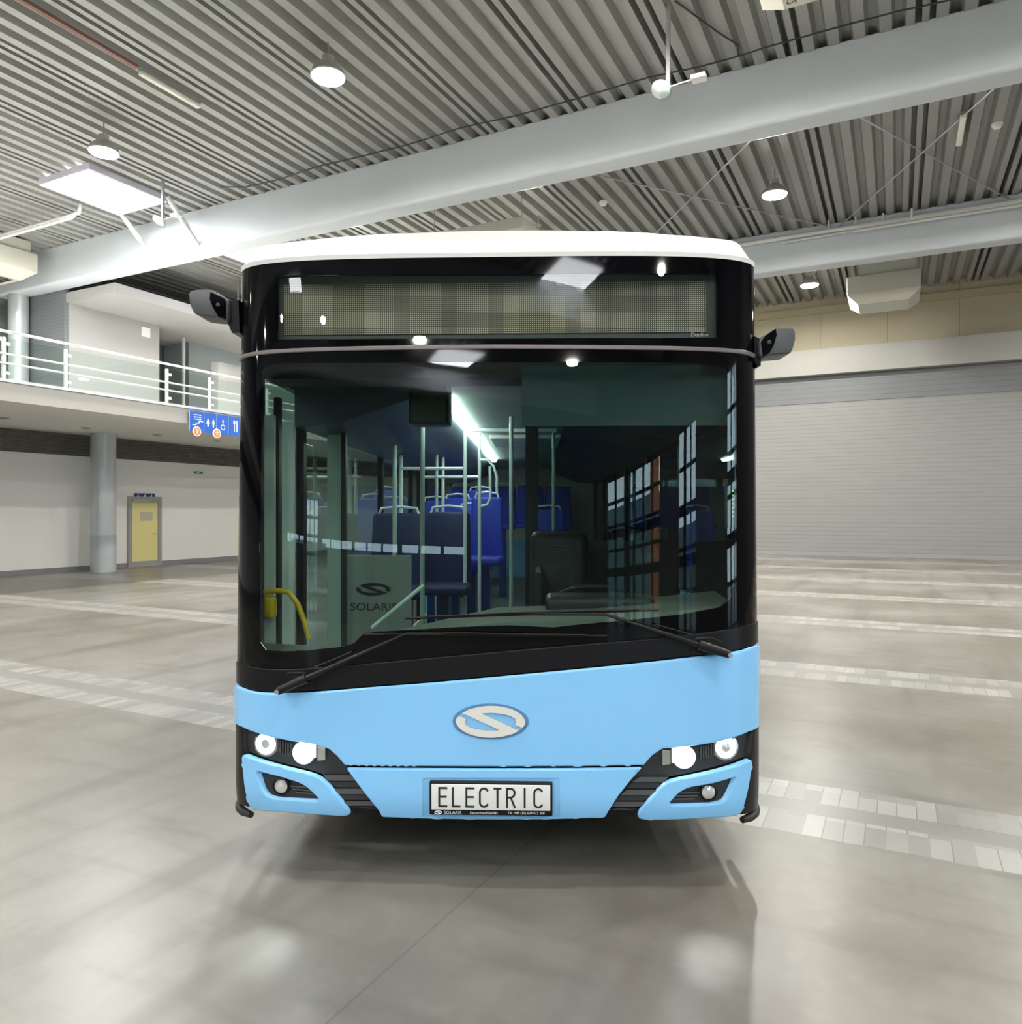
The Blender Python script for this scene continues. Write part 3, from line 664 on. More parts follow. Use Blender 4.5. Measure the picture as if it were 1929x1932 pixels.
# hanging wayfinding sign on the balcony edge
QS = QF + .12
w0 = at_plane(358, 774, q=QS); w1 = at_plane(358, 813, q=QS); zt_, zb_ = w0[2], w1[2]
divs = [w0[1], at_plane(386, 790, q=QS)[1], at_plane(409, 790, q=QS)[1], at_plane(432, 790, q=QS)[1], at_plane(457, 790, q=QS)[1]]
wo = (QS, w0[1], zb_)
t = rthing('wayfinding_sign', wo, 'row of four blue pictogram panels hung on the balcony edge beside the bus', 'sign')
hh = zt_ - zb_; fn = lambda u, v, d: (QS + .001 + d, u, v)
for k in range(4):
    a0, a1 = divs[k] + .012, divs[k + 1] - .012; ac, zc_ = (a0 + a1) / 2, (zt_ + zb_) / 2
    pn = rpart('panel', MB().box(QS - .03, QS, a0, a1, zb_, zt_), M['sign_blue'], t, wo)
    m = MB()
    if k == 0:
        for j in range(3): m.box(QS, QS + .006, a0 + .11, a1 - .09, zt_ - .10 - j * .055, zt_ - .08 - j * .055)
        st = [(a0 + .08, zb_ + .17), (a0 + .18, zb_ + .17), (a0 + .18, zb_ + .22), (a0 + .27, zb_ + .22), (a0 + .27, zb_ + .27), (a0 + .38, zb_ + .27)]
        for j in range(len(st) - 1):
            (x0_, y0_), (x1_, y1_) = st[j], st[j + 1]; m.box(QS, QS + .006, min(x0_, x1_) - .012, max(x0_, x1_) + .012, min(y0_, y1_) - .012, max(y0_, y1_) + .012)
    elif k == 1:
        person_icon(m, ac - .085, zc_, hh * .42, fn, True); person_icon(m, ac + .085, zc_, hh * .42, fn)
    elif k == 2:
        person_icon(m, ac, zc_ + .08, hh * .24, fn)
        ring = [(ac + .075 * math.cos(j * PI / 8), zc_ - .07 + .075 * math.sin(j * PI / 8)) for j in range(17)]
        for j in range(16): m.add([fn(*ring[j], .004), fn(*ring[j + 1], .004), fn(ac + (ring[j + 1][0] - ac) * .68, zc_ - .07 + (ring[j + 1][1] - zc_ + .07) * .68, .004), fn(ac + (ring[j][0] - ac) * .68, zc_ - .07 + (ring[j][1] - zc_ + .07) * .68, .004)], [(0, 1, 2, 3)])
    else:
        for dx_ in (-.06, .03): m.box(QS, QS + .006, ac + dx_, ac + dx_ + .03, zc_ - .15, zc_ + .15)
        m.box(QS, QS + .006, ac - .08, ac - .01, zc_ + .05, zc_ + .15)
    rpart('pictogram', m, M['white_ink'], pn, wo, smooth=False)
rpart('panel_gap', MB().box(QS - .025, QS - .018, divs[0], divs[4], zb_ + .005, zt_ - .005), M['white_ink'], t, wo)
for u, lb in ((371.5, 'left'), (409, 'right')):
    c_ = at_plane(u, 814 if lb == 'left' else 818, q=QS + .03)
    bo = (QS + .03, c_[1], c_[2]); b_ = rthing('round_badge', bo, 'round orange badge hanging below the blue panels, the %s one' % lb, 'badge')
    rpart('disc', MB().lathe(bo, (1, 0, 0), [(.125, -.01), (.125, .01), (0, .01)], 24), M['white_ink'], b_, bo)
    rpart('orange_face', MB().lathe(bo, (1, 0, 0), [(.10, .008), (.10, .014), (0, .014)], 24), M['orange'], b_, bo)
    rpart('symbol', MB().box(bo[0] + .014, bo[0] + .018, bo[1] - .05, bo[1] + .05, bo[2] + .02, bo[2] + .045).box(bo[0] + .014, bo[0] + .018, bo[1] - .013, bo[1] + .013, bo[2] - .06, bo[2] + .02), M['white_ink'], b_, bo)

exec_bus = True
# ================================================================== THE BUS
TH = -math.radians(1.8); BX, BY = -0.087, 3.41
ct, st_ = math.cos(TH), math.sin(TH)
bus = bpy.data.objects.new('bus', None); COL.objects.link(bus); bus.location = (BX, BY, 0); bus.rotation_euler = (0, 0, TH)
props(bus, 'light blue electric city bus with white roof and black front, parked facing the viewer', 'bus')
HW, BB, NN = 1.275, 0.45, 4.0
LEN = 12.0
# plan curve of the nose by arc length
pl = [(0.0, 0.0, 0.0)]
K = 600
for i in range(1, K + 1):
    a = PI / 2 * i / K
    x = HW * math.sin(a) ** (2 / NN); y = BB * (1 - max(0.0, math.cos(a)) ** (2 / NN))
    l = pl[-1]; pl.append((l[0] + math.hypot(x - l[1], y - l[2]), x, y))
S1 = pl[-1][0]
import bisect
SK = [a[0] for a in pl]
def plan(s):
    g = -1 if s < 0 else 1; s = abs(s)
    if s >= S1: return g * HW, BB + s - S1
    i = max(1, bisect.bisect_left(SK, s)); a, b = pl[i - 1], pl[i]; t_ = (s - a[0]) / (b[0] - a[0])
    return g * (a[1] + (b[1] - a[1]) * t_), a[2] + (b[2] - a[2]) * t_
def nrm(s):
    x0, y0 = plan(s - .004); x1, y1 = plan(s + .004); dx, dy = x1 - x0, y1 - y0; l = math.hypot(dx, dy); return dy / l, -dx / l
def lean(z):
    if z < .42: return .05 * ((.42 - z) / .12) ** 2 * .5 if z < .42 else 0
    if z < 1.0: return 0.0
    return .052 * (z - 1.0)
def SF(s, z, off=0.0):
    """point on the nose: s across, z up, off outwards"""
    x, y = plan(s); nx, ny = nrm(s)
    x += nx * off; y += ny * off
    fade = max(0.0, 1 - y / BB) if y < BB else 0.0
    return Vector((x, y + lean(z) * (0.25 + .75 * fade if y < BB else 0.25), z))
def to_world(v): return Vector((BX + v[0] * ct - v[1] * st_, BY + v[0] * st_ + v[1] * ct, v[2]))
def px(u, v):
    """where the sight line through photograph point (u, v) meets the nose, as (s, z)"""
    if u < 457 or u > 1423:
        g = -1 if u < 900 else 1; Y = 3.65 - .04 * g
        return (g * S1, H + (CY - v) * Y / F_PX)
    Y = 3.45; s = 0.0; z = 1.0
    for _ in range(40):
        X = (u - CX) / F_PX * Y; z = H + (CY - v) / F_PX * Y
        xl = (X - BX) * ct + (Y - BY) * st_
        ax = min(abs(xl), HW * .99985)
        lo, hi = 0.0, S1
        for _k in range(24):
            mid = (lo + hi) / 2
            if plan(mid)[0] < ax: lo = mid
            else: hi = mid
        s = math.copysign(lo, xl); P = to_world(SF(s, z)); Y = .5 * Y + .5 * P.y
    return (s, z)

def densify(pts, d=0.04):
    out = []
    for i, a in enumerate(pts):
        b = pts[(i + 1) % len(pts)]; l = math.hypot(b[0] - a[0], b[1] - a[1]); k = max(1, int(l / d))
        for j in range(k): out.append((a[0] + (b[0] - a[0]) * j / k, a[1] + (b[1] - a[1]) * j / k))
    return out
def round_poly(pts, r=0.02):
    """cut the corners of an outline with short arcs"""
    out = []
    n_ = len(pts)
    for i in range(n_):
        p0, p1, p2 = Vector(pts[i - 1]), Vector(pts[i]), Vector(pts[(i + 1) % n_])
        a, b = p0 - p1, p2 - p1; rr = min(r, a.length * .45, b.length * .45)
        if a.length < 1e-5 or b.length < 1e-5 or rr < 1e-4: continue
        A, B = p1 + a.normalized() * rr, p1 + b.normalized() * rr
        for t_ in (0, .33, .67, 1): out.append(tuple((1 - t_) ** 2 * A + 2 * t_ * (1 - t_) * p1 + t_ ** 2 * B))
    return out
def area2(p): return sum(p[i][0] * p[(i + 1) % len(p)][1] - p[(i + 1) % len(p)][0] * p[i][1] for i in range(len(p)))
def inset_pts(poly, d):
    """points d inside the outline"""
    sg = 1 if area2(poly) > 0 else -1; out = []; n_ = len(poly)
    for i in range(n_):
        a, b = Vector(poly[i - 1]), Vector(poly[(i + 1) % n_]); t_ = (b - a)
        if t_.length < 1e-6: out.append(poly[i]); continue
        t_.normalize(); nn = Vector((-t_.y, t_.x)) * sg; out.append((poly[i][0] + nn.x * d, poly[i][1] + nn.y * d))
    return out
def inside(p, poly):
    c = False; x, y = p; j = len(poly) - 1
    for i in range(len(poly)):
        if (poly[i][1] > y) != (poly[j][1] > y) and x < (poly[j][0] - poly[i][0]) * (y - poly[i][1]) / (poly[j][1] - poly[i][1]) + poly[i][0]: c = not c
        j = i
    return c
def mind(p, poly):
    return min((p[0] - a[0]) ** 2 + (p[1] - a[1]) ** 2 for a in poly) ** .5
def skin(name, outline, m_, off=0.0, th=0.02, holes=(), bev=0.0, parent=None, pix=True, rnd=0.0, grid=0.05, surf=SF, dens=0.02):
    """a moulded panel lying on the nose: outline (photograph points or (s, z)), front offset off, thickness th"""
    conv = (lambda L: [px(*a) for a in L]) if pix else (lambda L: list(L))
    o_ = conv(outline); hs = [conv(h) for h in holes]
    if rnd: o_ = round_poly(o_, rnd); hs = [round_poly(h, rnd) for h in hs]
    o_ = densify(o_, dens); hs = [densify(h, dens) for h in hs]
    pts, edges = [], []
    def loop(L):
        b0 = len(pts); pts.extend(L); edges.extend([(b0 + i, b0 + (i + 1) % len(L)) for i in range(len(L))])
    loop(o_)
    for h in hs: loop(h)
    nb = len(pts)
    bset = o_ + [a for h in hs for a in h]
    if bev:
        for L, sg in [(o_, 1)] + [(h, -1) for h in hs]:
            prev_i = None; first_i = None
            for a in inset_pts(L, bev * sg):
                if inside(a, o_) and not any(inside(a, h) for h in hs) and mind(a, bset) > bev * .85:
                    pts.append(a); ii = len(pts) - 1
                    if prev_i is not None and math.dist(pts[prev_i], a) < dens * 2: edges.append((prev_i, ii))
                    prev_i = ii
                else: prev_i = None
    x0, x1 = min(a[0] for a in o_), max(a[0] for a in o_); y0, y1 = min(a[1] for a in o_), max(a[1] for a in o_)
    def steps(a, b):
        n_ = max(1, int((b - a) / grid)); return [a + (b - a) * (i + .5) / n_ for i in range(n_)]
    gx = steps(x0, x1)
    for a in gx:
        for b in steps(y0, y1):
            if inside((a, b), o_) and not any(inside((a, b), h) for h in hs) and mind((a, b), bset) > max(.018, bev * 2.4): pts.append((a, b))
    vs, es, fs, ov, oe, of = delaunay_2d_cdt([Vector(a) for a in pts], edges, [], 0, 1e-6)
    keep = []
    for f in fs:
        c = (sum(vs[i].x for i in f) / len(f), sum(vs[i].y for i in f) / len(f))
        if inside(c, o_) and not any(inside(c, h) for h in hs): keep.append(list(f))
    bidx = set(); 
    for f in keep: pass
    ec = {}
    for f in keep:
        for i in range(len(f)):
            e = (f[i], f[(i + 1) % len(f)]); k_ = tuple(sorted(e)); ec.setdefault(k_, []).append(e)
    bedges = [v[0] for v in ec.values() if len(v) == 1]
    for e in bedges: bidx.update(e)
    used = sorted({i for f in keep for i in f}); mp = {i: k for k, i in enumerate(used)}; nv = len(used)
    V = [surf(vs[i].x, vs[i].y, off - (bev if i in bidx and bev else 0)) for i in used]
    Fc = [[mp[i] for i in f] for f in keep]
    if th:
        V += [surf(vs[i].x, vs[i].y, off - th) for i in used]
        Fc += [[mp[i] + nv for i in f][::-1] for f in keep]
        Fc += [[mp[b], mp[a], mp[a] + nv, mp[b] + nv] for a, b in bedges]
    m = MB(); m.add(V, Fc); ob = m.build(name, m_, parent=parent or bus, ang=50)
    if surf is SF and len(ob.data.vertices) == len(V):
        # shade with the true surface direction; the rim leans outwards
        out = {}
        cen = {}
        for f in keep:
            c = (sum(vs[i].x for i in f) / len(f), sum(vs[i].y for i in f) / len(f))
            for i in range(len(f)): cen[(f[i], f[(i + 1) % len(f)])] = c
        for a, b in bedges:
            c = cen.get((a, b)) or cen.get((b, a)); pa, pb = vs[a], vs[b]; nx, ny = pb.y - pa.y, pa.x - pb.x
            if (c[0] - pa.x) * nx + (c[1] - pa.y) * ny > 0: nx, ny = -nx, -ny
            for i in (a, b): o0 = out.get(i, (0, 0)); out[i] = (o0[0] + nx, o0[1] + ny)
        N = []
        for i in used:
            x, y = vs[i].x, vs[i].y
            Ts = (surf(x + .004, y) - surf(x - .004, y)).normalized(); Tz = (surf(x, y + .004) - surf(x, y - .004)).normalized()
            n0 = Ts.cross(Tz).normalized()
            if bev and i in out:
                o_v = Vector(out[i]); o_v = o_v.normalized() if o_v.length > 0 else o_v
                n0 = (n0 + (Ts * o_v.x + Tz * o_v.y) * .8).normalized()
            N.append(n0)
        if th: N += [-n_ for n_ in N]
        ob.data.normals_split_custom_set_from_vertices(N)
    return ob

def mir(pts): return [(2 * 939.0 - a, b) for a, b in pts]
# --- roof cap
def interp(tb, d):
    if d <= tb[0][0]: return tb[0][1]
    for (a, za), (b, zb) in zip(tb[:-1], tb[1:]):
        if a <= d <= b and b > a: return za + (zb - za) * (d - a) / (b - a)
    return tb[-1][1]
def roofshell():
    m = MB()
    fp = [(0, 2.885), (-.004, 2.905), (.008, 2.915), (.03, 2.94), (.10, 2.985), (.22, 3.045), (.40, 3.13), (.55, 3.20), (.70, 3.268), (.85, 3.285)]
    sp = [(0, 2.885), (-.004, 2.905), (.008, 2.915), (.03, 2.928), (.10, 2.985), (.19, 3.045), (.32, 3.115), (.5, 3.195), (.65, 3.245), (.85, 3.30)]
    ss = [S1 * i / 40 for i in range(41)] + [S1 + a for a in (.15, .4, .8, 1.5, 3, 6, 9, 11)]
    ss = [-s for s in ss[:0:-1]] + ss
    rows = []
    for s in ss:
        nx, ny = nrm(s); wgt = min(1, abs(nx)) ** 1.2
        row = []; E0 = SF(s, 2.885, 0)
        for (d0_, z0_), (d1_, z1_) in zip(fp, sp):
            x, y = E0.x * (HW - d1_) / HW, min(E0.y + d0_, LEN)
            dy_, dx_ = y - (SF(0, 2.885).y) , HW + .004 - abs(x)
            zf, zs_ = interp(fp, dy_), interp(sp, dx_); k_ = .05
            h_ = max(0.0, min(1.0, .5 + .5 * (zs_ - zf) / k_)); z = zs_ + (zf - zs_) * h_ - k_ * h_ * (1 - h_)
            if d0_ <= 0: z = max(z0_, 2.885) if d0_ == 0 else z0_
            elif d0_ < .02: z = 2.915
            row.append(Vector((x, y, max(z, 2.915) if d0_ > 0 else z)))
        rows.append(row)
    # inward offset of a curved corner may cross the middle: clamp
    for row in rows:
        for i, v in enumerate(row):
            if (v.x * row[0].x) < 0: v.x = 0
    nr = len(rows); nc = len(fp); vs = [v for r_ in rows for v in r_]; fs = []
    for i in range(nr - 1):
        for j in range(nc - 1): fs.append((i * nc + j, (i + 1) * nc + j, (i + 1) * nc + j + 1, i * nc + j + 1))
    for i in range(nr // 2):
        a, b = i * nc + nc - 1, (i + 1) * nc + nc - 1; c, d = (nr - 1 - i) * nc + nc - 1, (nr - 2 - i) * nc + nc - 1
        if b != d: fs.append((a, b, d, c))
        else: fs.append((a, b, c))
    m.add(vs, fs); return m.build('roof', M['white'], parent=bus, ang=60)
roofshell()
ROOF_EDGE = [(447, 520), (458, 507), (469, 503), (487, 499), (507, 497), (565, 493), (661, 489), (790, 487), (960, 485), (1133, 485), (1261, 486), (1326, 487), (1374, 491), (1406, 499), (1420, 507), (1429, 515)]
DIV = [(447, 676), (465, 670), (490, 665), (560, 660), (700, 656), (940, 653), (1200, 655), (1330, 658), (1400, 663), (1418, 668), (1430, 672)]
def flat_top(pts): # same z all round at the roof edge
    return pts
z_edge = 2.885
def row_z(z, n_=24): return [(-S1 + 2 * S1 * i / n_, z) for i in range(n_ + 1)]
div_sz = [px(*a) for a in DIV]
disp_hole = [(519, 520), (519, 641), (640, 640), (940, 639), (1240, 638), (1357, 638), (1357, 516), (1240, 516), (940, 518), (640, 519)]
skin('front_upper_panel', row_z(z_edge) + [(a, b + .008) for a, b in div_sz[::-1]], M['black_gloss'], 0, .03, [[px(*a) for a in disp_hole]], bev=.0, pix=False)
skin('divider_trim', [(a, b + .006) for a, b in div_sz] + [(a, b - .012) for a, b in div_sz[::-1]], M['trim_line'], .010, .03, bev=.003, pix=False)
# destination display: glass in the panel, board behind it
skin('display_glass', disp_hole, M['display_glass'], -.001, 0)
dc = [px(*a) for a in ((519, 520), (1357, 516), (1357, 638), (519, 641))]
dz0, dz1 = min(a[1] for a in dc) - .03, max(a[1] for a in dc) + .03
housing = MB().box(-1.06, 1.06, .30, .34, dz0, dz1); 
housing.add([(-1.08, .14, dz1), (1.08, .14, dz1), (1.08, .34, dz1), (-1.08, .34, dz1)], [(0, 1, 2, 3)]).add([(-1.08, .14, dz0), (1.08, .14, dz0), (1.08, .34, dz0), (-1.08, .34, dz0)], [(0, 1, 2, 3)])
YB = .20
def at_board(u, v, yb):
    """bus-local (x, z) on the upright board y = yb"""
    Y = BY + yb
    for _ in range(6):
        X = (u - CX) / F_PX * Y; xl = (X - BX) * ct + (Y - BY) * st_; Y = BY + xl * st_ + yb * ct
    return xl, H + (CY - v) / F_PX * Y
bx0, bz1 = at_board(500, 505, YB); bx1, bz0 = at_board(1375, 652, YB)
dsp = MB().box(bx0, bx1, YB, YB + .03, bz0, bz1).build('display_board', mat('display_surround', (0.075, 0.092, 0.09), 0.6), parent=bus)
lx0, lz1 = at_board(535, 538, YB - .004); lx1, lz0 = at_board(1334, 627, YB - .004)
lo_ = (lx0, YB - .004, lz0)
led = MB().box(lx0, lx1, YB - .004, YB - .001, lz0, lz1).build('led_matrix', M['led'], parent=dsp, origin=lo_, loc=lo_, smooth=False)
tx, tz = at_board(1320, 627, YB - .006)
tx, tz = at_board(1321, 631.5, YB - .002)
txt('Duoline', .026, M['white_ink'], dsp, lambda x, y: (tx + x, YB - .003, tz + y))
MB().add([(-1.15, YB + .05, bz1 + .02), (1.15, YB + .05, bz1 + .02), (1.15, YB + .05, bz0 - .02), (-1.15, YB + .05, bz0 - .02)], [(0, 1, 2, 3)]).build('display_back', M['black_matt'], parent=bus)

# --- windscreen
WB = [(447, 1246), (458, 1252), (494, 1260), (535, 1262), (575, 1260), (700, 1250), (820, 1239), (940, 1228), (1100, 1214), (1250, 1202), (1290, 1197), (1381, 1185), (1410, 1178), (1430, 1168)]
clear = [(492, 705), (500, 692), (520, 686), (700, 684), (940, 683), (1200, 683), (1345, 686), (1374, 694), (1386, 715), (1388, 900), (1385, 1100), (1378, 1132), (1360, 1146), (1290, 1159), (1209, 1168), (1100, 1178), (1045, 1184), (960, 1180), (880, 1183), (790, 1188), (710, 1192), (686, 1196), (678, 1203), (668, 1214), (650, 1220), (575, 1228), (520, 1229), (500, 1226), (490, 1212), (489, 1000)]
frit_o = [(a, b - .014) for a, b in div_sz] + [px(*a) for a in WB[::-1]]
skin('windscreen_surround', frit_o, M['black_gloss'], 0, .012, [[px(*a) for a in clear]], pix=False)
skin('windscreen', clear, M['windscreen'], -.0005, 0)
# --- black band under the glass
BT = [(447, 1290), (458, 1297), (475, 1303), (500, 1306), (540, 1307), (575, 1306), (700, 1296), (820, 1287), (940, 1276), (1100, 1261), (1200, 1251), (1300, 1240), (1370, 1231), (1400, 1226), (1416, 1220), (1430, 1218)]
BTb = [px(*a) for a in BT]
skin('lower_black_panel', [px(a, b + 1) for a, b in WB] + [(a, b + .004) for a, b in BTb[::-1]], M['black_satin'], .004, .03, bev=.008, pix=False)
# --- blue bonnet
HB_L = [(447, 1366), (458, 1371), (475, 1379), (520, 1392), (560, 1399), (600, 1405), (622, 1413), (637, 1426), (651, 1443)]
HB_R = [(1215, 1443), (1230, 1425), (1250, 1412), (1290, 1409), (1340, 1402), (1385, 1391), (1412, 1380), (1430, 1371)]
bonnet = [px(a, b + 1) for a, b in BT] + [px(*a) for a in HB_R[::-1]] + [px(930, 1445.5)] + [px(*a) for a in HB_L[::-1]]
skin('bonnet_panel', bonnet, M['blue'], .012, .03, bev=.010, pix=False, rnd=.006, grid=.03, dens=.012)
# --- blue centre bumper
ctr = [(655, 1448.5), (800, 1450), (930, 1450.5), (1080, 1450), (1211, 1447.5), (1190, 1470), (1165, 1502), (1146, 1532), (1141, 1541), (1050, 1544), (930, 1545), (800, 1543), (722, 1540), (716, 1528), (700, 1508), (684, 1488)]
rec = [(800, 1467.5), (1055, 1467.5), (1055, 1540), (800, 1540)]
skin('bumper_centre', ctr, M['blue'], .014, .04, [rec], bev=.006, rnd=.008)
skin('plate_recess', [(796, 1463), (1059, 1463), (1059, 1543), (796, 1543)], M['blue'], .007, .02)
# --- backing behind gaps
zb0 = .31
back = [(-S1, .36), (-1.0, .33), (0, .32), (1.0, .33), (S1, .36)] + [(S1, 1.12), (0, 1.05), (-S1, .96)]
skin('bumper_core', back, M['black_matt'], -.045, .02, pix=False)
# --- headlight / grille recesses, corner bumpers
HL = [(457, 1372), (475, 1382), (520, 1395), (560, 1402), (600, 1408), (622, 1417), (637, 1430), (652, 1448), (683, 1489), (714, 1529), (714, 1539), (666, 1537), (662, 1528), (640, 1497), (618, 1472), (604, 1463), (588, 1457), (560, 1450), (500, 1434), (475, 1425), (460, 1418)]
HR_ = [(1422, 1377), (1412, 1383), (1385, 1393), (1340, 1404), (1290, 1412), (1252, 1415), (1232, 1427), (1215, 1447), (1190, 1474), (1168, 1504), (1148, 1531), (1144, 1540), (1196, 1541), (1202, 1529), (1228, 1500), (1250, 1477), (1262, 1469), (1300, 1462), (1350, 1450), (1400, 1434), (1417, 1427)]
BL = [(461, 1421), (475, 1427), (500, 1436), (560, 1452), (588, 1459), (604, 1465), (617, 1475), (640, 1501), (660, 1528), (662, 1535), (652, 1538), (600, 1535), (540, 1530), (480, 1525), (475, 1518), (466, 1480)]
BR = [(1416, 1430), (1400, 1437), (1350, 1453), (1300, 1464), (1262, 1472), (1250, 1480), (1228, 1503), (1205, 1530), (1203, 1541), (1215, 1545), (1260, 1545), (1330, 1541), (1388, 1537), (1396, 1531), (1409, 1480)]
FL = [(487, 1452), (530, 1463), (565, 1474), (581, 1482), (609, 1509), (560, 1507), (520, 1504), (508, 1500), (499, 1488), (494, 1470)]
FR = [(1386, 1463), (1340, 1477), (1300, 1483), (1281, 1492), (1256, 1518), (1300, 1517), (1350, 1514), (1364, 1510), (1374, 1492), (1380, 1478)]
def headlamp(HLp, BLp, FLp, ring_c, proj_c, fog_c, side, cover):
    skin('headlight_tray', HLp, M['slat_dark'], -.022, .02)
    skin('bumper_corner', BLp, M['blue'], .020, .06, [FLp], bev=.008, rnd=.03, grid=.03, dens=.012)
    skin('fog_lamp_tray', inset_scale(FLp, 1.06), M['slat_dark'], -.012, .012)
    def P(c, off): s, z = px(*c); return SF(s, z, off)
    def ax(c): s, z = px(*c); a = nrm(s); return Vector((a[0] * .4, -1, 0)).normalized()
    r0 = .050
    e = bpy.data.objects.new('headlight', None); COL.objects.link(e); e.parent = bus; e['label'] = 'lit headlight cluster'
    c = P(ring_c, -.014)
    MB().lathe(c, ax(ring_c), [(.030, .0), (.044, .004), (.046, .012), (.040, .016), (.028, .008), (.027, .0)], 28).build('ring_light', M['ring_on'], parent=e)
    MB().lathe(c, ax(ring_c), [(.027, .0), (.02, .012), (0, .018)], 20).build('ring_centre', M['fog_glass'], parent=e)
    MB().lathe(c, ax(ring_c), [(.058, -.002), (.060, .006), (.050, .009), (.047, .0)], 28).build('ring_bezel', M['chrome'], parent=e)
    c = P(proj_c, -.014)
    MB().lathe(c, ax(proj_c), [(.037, -.004), (.036, .010), (.026, .020), (0, .026)], 28).build('projector_lens', M['lens_on'], parent=e)
    MB().lathe(c, ax(proj_c), [(.052, -.004), (.053, .004), (.042, .008), (.038, .0)], 28).build('projector_bezel', M['lens_soft'], parent=e)
    # ribbed reflector tiles around the projector
    dxs = (34, 38) if side < 0 else (-34, -38)
    for k in range(2):
        c2 = (proj_c[0] + dxs[k] * (.55 + .35 * k), proj_c[1] - 4 + 4 * k)
        s, z = px(*c2); a = .012 + .006 * k
        skin('reflector_tile', [(s - a, z - .035), (s + a, z - .03), (s + a, z + .03), (s - a, z + .035)], M['lens_soft'] if k == 0 else M['chrome'], -.006, .01, parent=e, pix=False)
    for k in range(6):
        c2 = (ring_c[0] + side * -1 * (22 + k * 5.0), ring_c[1] + 4 + k * 1.3)
        s, z = px(*c2); skin('reflector_rib', [(s - .003, z - .03), (s + .003, z - .03), (s + .003, z + .025), (s - .003, z + .025)], M['slat'], -.010, .01, parent=e, pix=False)
    skin('headlight_cover', cover, M['clear'], .004, 0, parent=e)
    # fog lamp
    c = P(fog_c, -.006)
    f = bpy.data.objects.new('fog_lamp', None); COL.objects.link(f); f.parent = bus
    MB().lathe(c, ax(fog_c), [(.040, -.004), (.041, .014), (.034, .018), (.033, .006)], 28).build('bezel', M['black_satin'], parent=f)
    MB().lathe(c, ax(fog_c), [(.033, .004), (.031, .012), (.016, .018), (0, .020)], 28).build('lens', M['fog_glass'], parent=f)
    for k in range(3):
        s, z = px(fog_c[0] - side * (34 + k * 6), fog_c[1] + 2 + k * 6)
        skin('tray_rib', [(s - .05, z - .003), (s + .05, z - .005), (s + .05, z + .001), (s - .05, z + .003)], M['slat'], -.004, .008, parent=f, pix=False)
    # the lamp's own beam on the floor
    c = P(proj_c, .05)
    l = bpy.data.lights.new('low_beam', 'SPOT'); l.energy = 13; l.spot_size = math.radians(26); l.spot_blend = 1.0; l.shadow_soft_size = .04; l.color = (.95, 1, 1)
    o = bpy.data.objects.new('low_beam', l); COL.objects.link(o); o.parent = e; o.location = c
    o.rotation_euler = Vector((0, -.80, -1)).to_track_quat('-Z', 'Y').to_euler()
def inset_scale(P_, k):
    cx_ = sum(a for a, b in P_) / len(P_); cy_ = sum(b for a, b in P_) / len(P_); return [(cx_ + (a - cx_) * k, cy_ + (b - cy_) * k) for a, b in P_]
covL = [(459, 1376), (475, 1384), (520, 1397), (560, 1404), (600, 1410), (620, 1419), (634, 1431), (650, 1449), (628, 1457), (598, 1456), (588, 1455), (560, 1448), (500, 1432), (475, 1423), (462, 1417)]
covR = [(1421, 1379), (1412, 1385), (1385, 1395), (1340, 1406), (1290, 1414), (1254, 1417), (1234, 1429), (1217, 1449), (1240, 1460), (1270, 1464), (1300, 1460), (1350, 1448), (1400, 1432), (1416, 1425)]
headlamp(HL, BL, FL, (499.5, 1404), (571, 1422), (531, 1483), -1, covL)
headlamp(HR_, BR, FR, (1372, 1411), (1293, 1430), (1337, 1494), 1, covR)
# diagonal slatted grilles
def slats(name, rows, m_):
    """rows: (left x, right x, y) down the strip"""
    for k in range(len(rows) - 1):
        (a0, b0, y0), (a1, b1, y1) = rows[k], rows[k + 1]; g_ = (y1 - y0) * .12
        skin(name, [(a0, y0 + g_), (b0, y0 + g_), (b1, y1 - g_), (a1, y1 - g_)], M['slat'] if k % 2 == 0 else M['slat_dark'], -.002 - .006 * (k % 2), .02)
slats('grille_slat', [(610, 663, 1462), (619, 674, 1475), (631, 684, 1488), (640, 694, 1500), (649, 703, 1512), (658, 711, 1522)], None)
slats('grille_slat', [(1208, 1262, 1466), (1195, 1252, 1477), (1184, 1240, 1490), (1173, 1228, 1502), (1163, 1217, 1513), (1155, 1208, 1524)], None)
skin('grille_foot', [(662, 1524), (712, 1526), (713, 1537), (668, 1535)], M['black_satin'], .004, .04, bev=.003)
skin('grille_foot', [(1152, 1527), (1204, 1528), (1198, 1539), (1147, 1538)], M['black_satin'], .004, .04, bev=.003)
# black corners and rubber buffers
skin('corner_skirt', [(449, 1366), (458, 1373), (461, 1420), (466, 1482), (475, 1522), (447, 1522)], M['black_satin'], .006, .05, bev=.004)
skin('corner_skirt', [(1431, 1372), (1422, 1376), (1416, 1428), (1409, 1482), (1397, 1536), (1431, 1536)], M['black_satin'], .006, .05, bev=.004)
for g_, v0, v1, a_x in ((-1, 1508, 1524, 470), (1, 1517, 1536, 1404)):
    Y_ = 3.69 - .04 * g_; zt_ = H + (CY - v0) * Y_ / F_PX; zb_ = H + (CY - v1) * Y_ / F_PX
    s_in = abs(px(a_x, v0)[0]); path = [SF(g_ * (s_in + (S1 + .25 - s_in) * i / 10), (zt_ + zb_) / 2, .0) for i in range(11)]
    MB().tube(path, [.015] + [.020] * 9 + [.018], 10).build('rubber_buffer', M['rubber'], parent=bus)

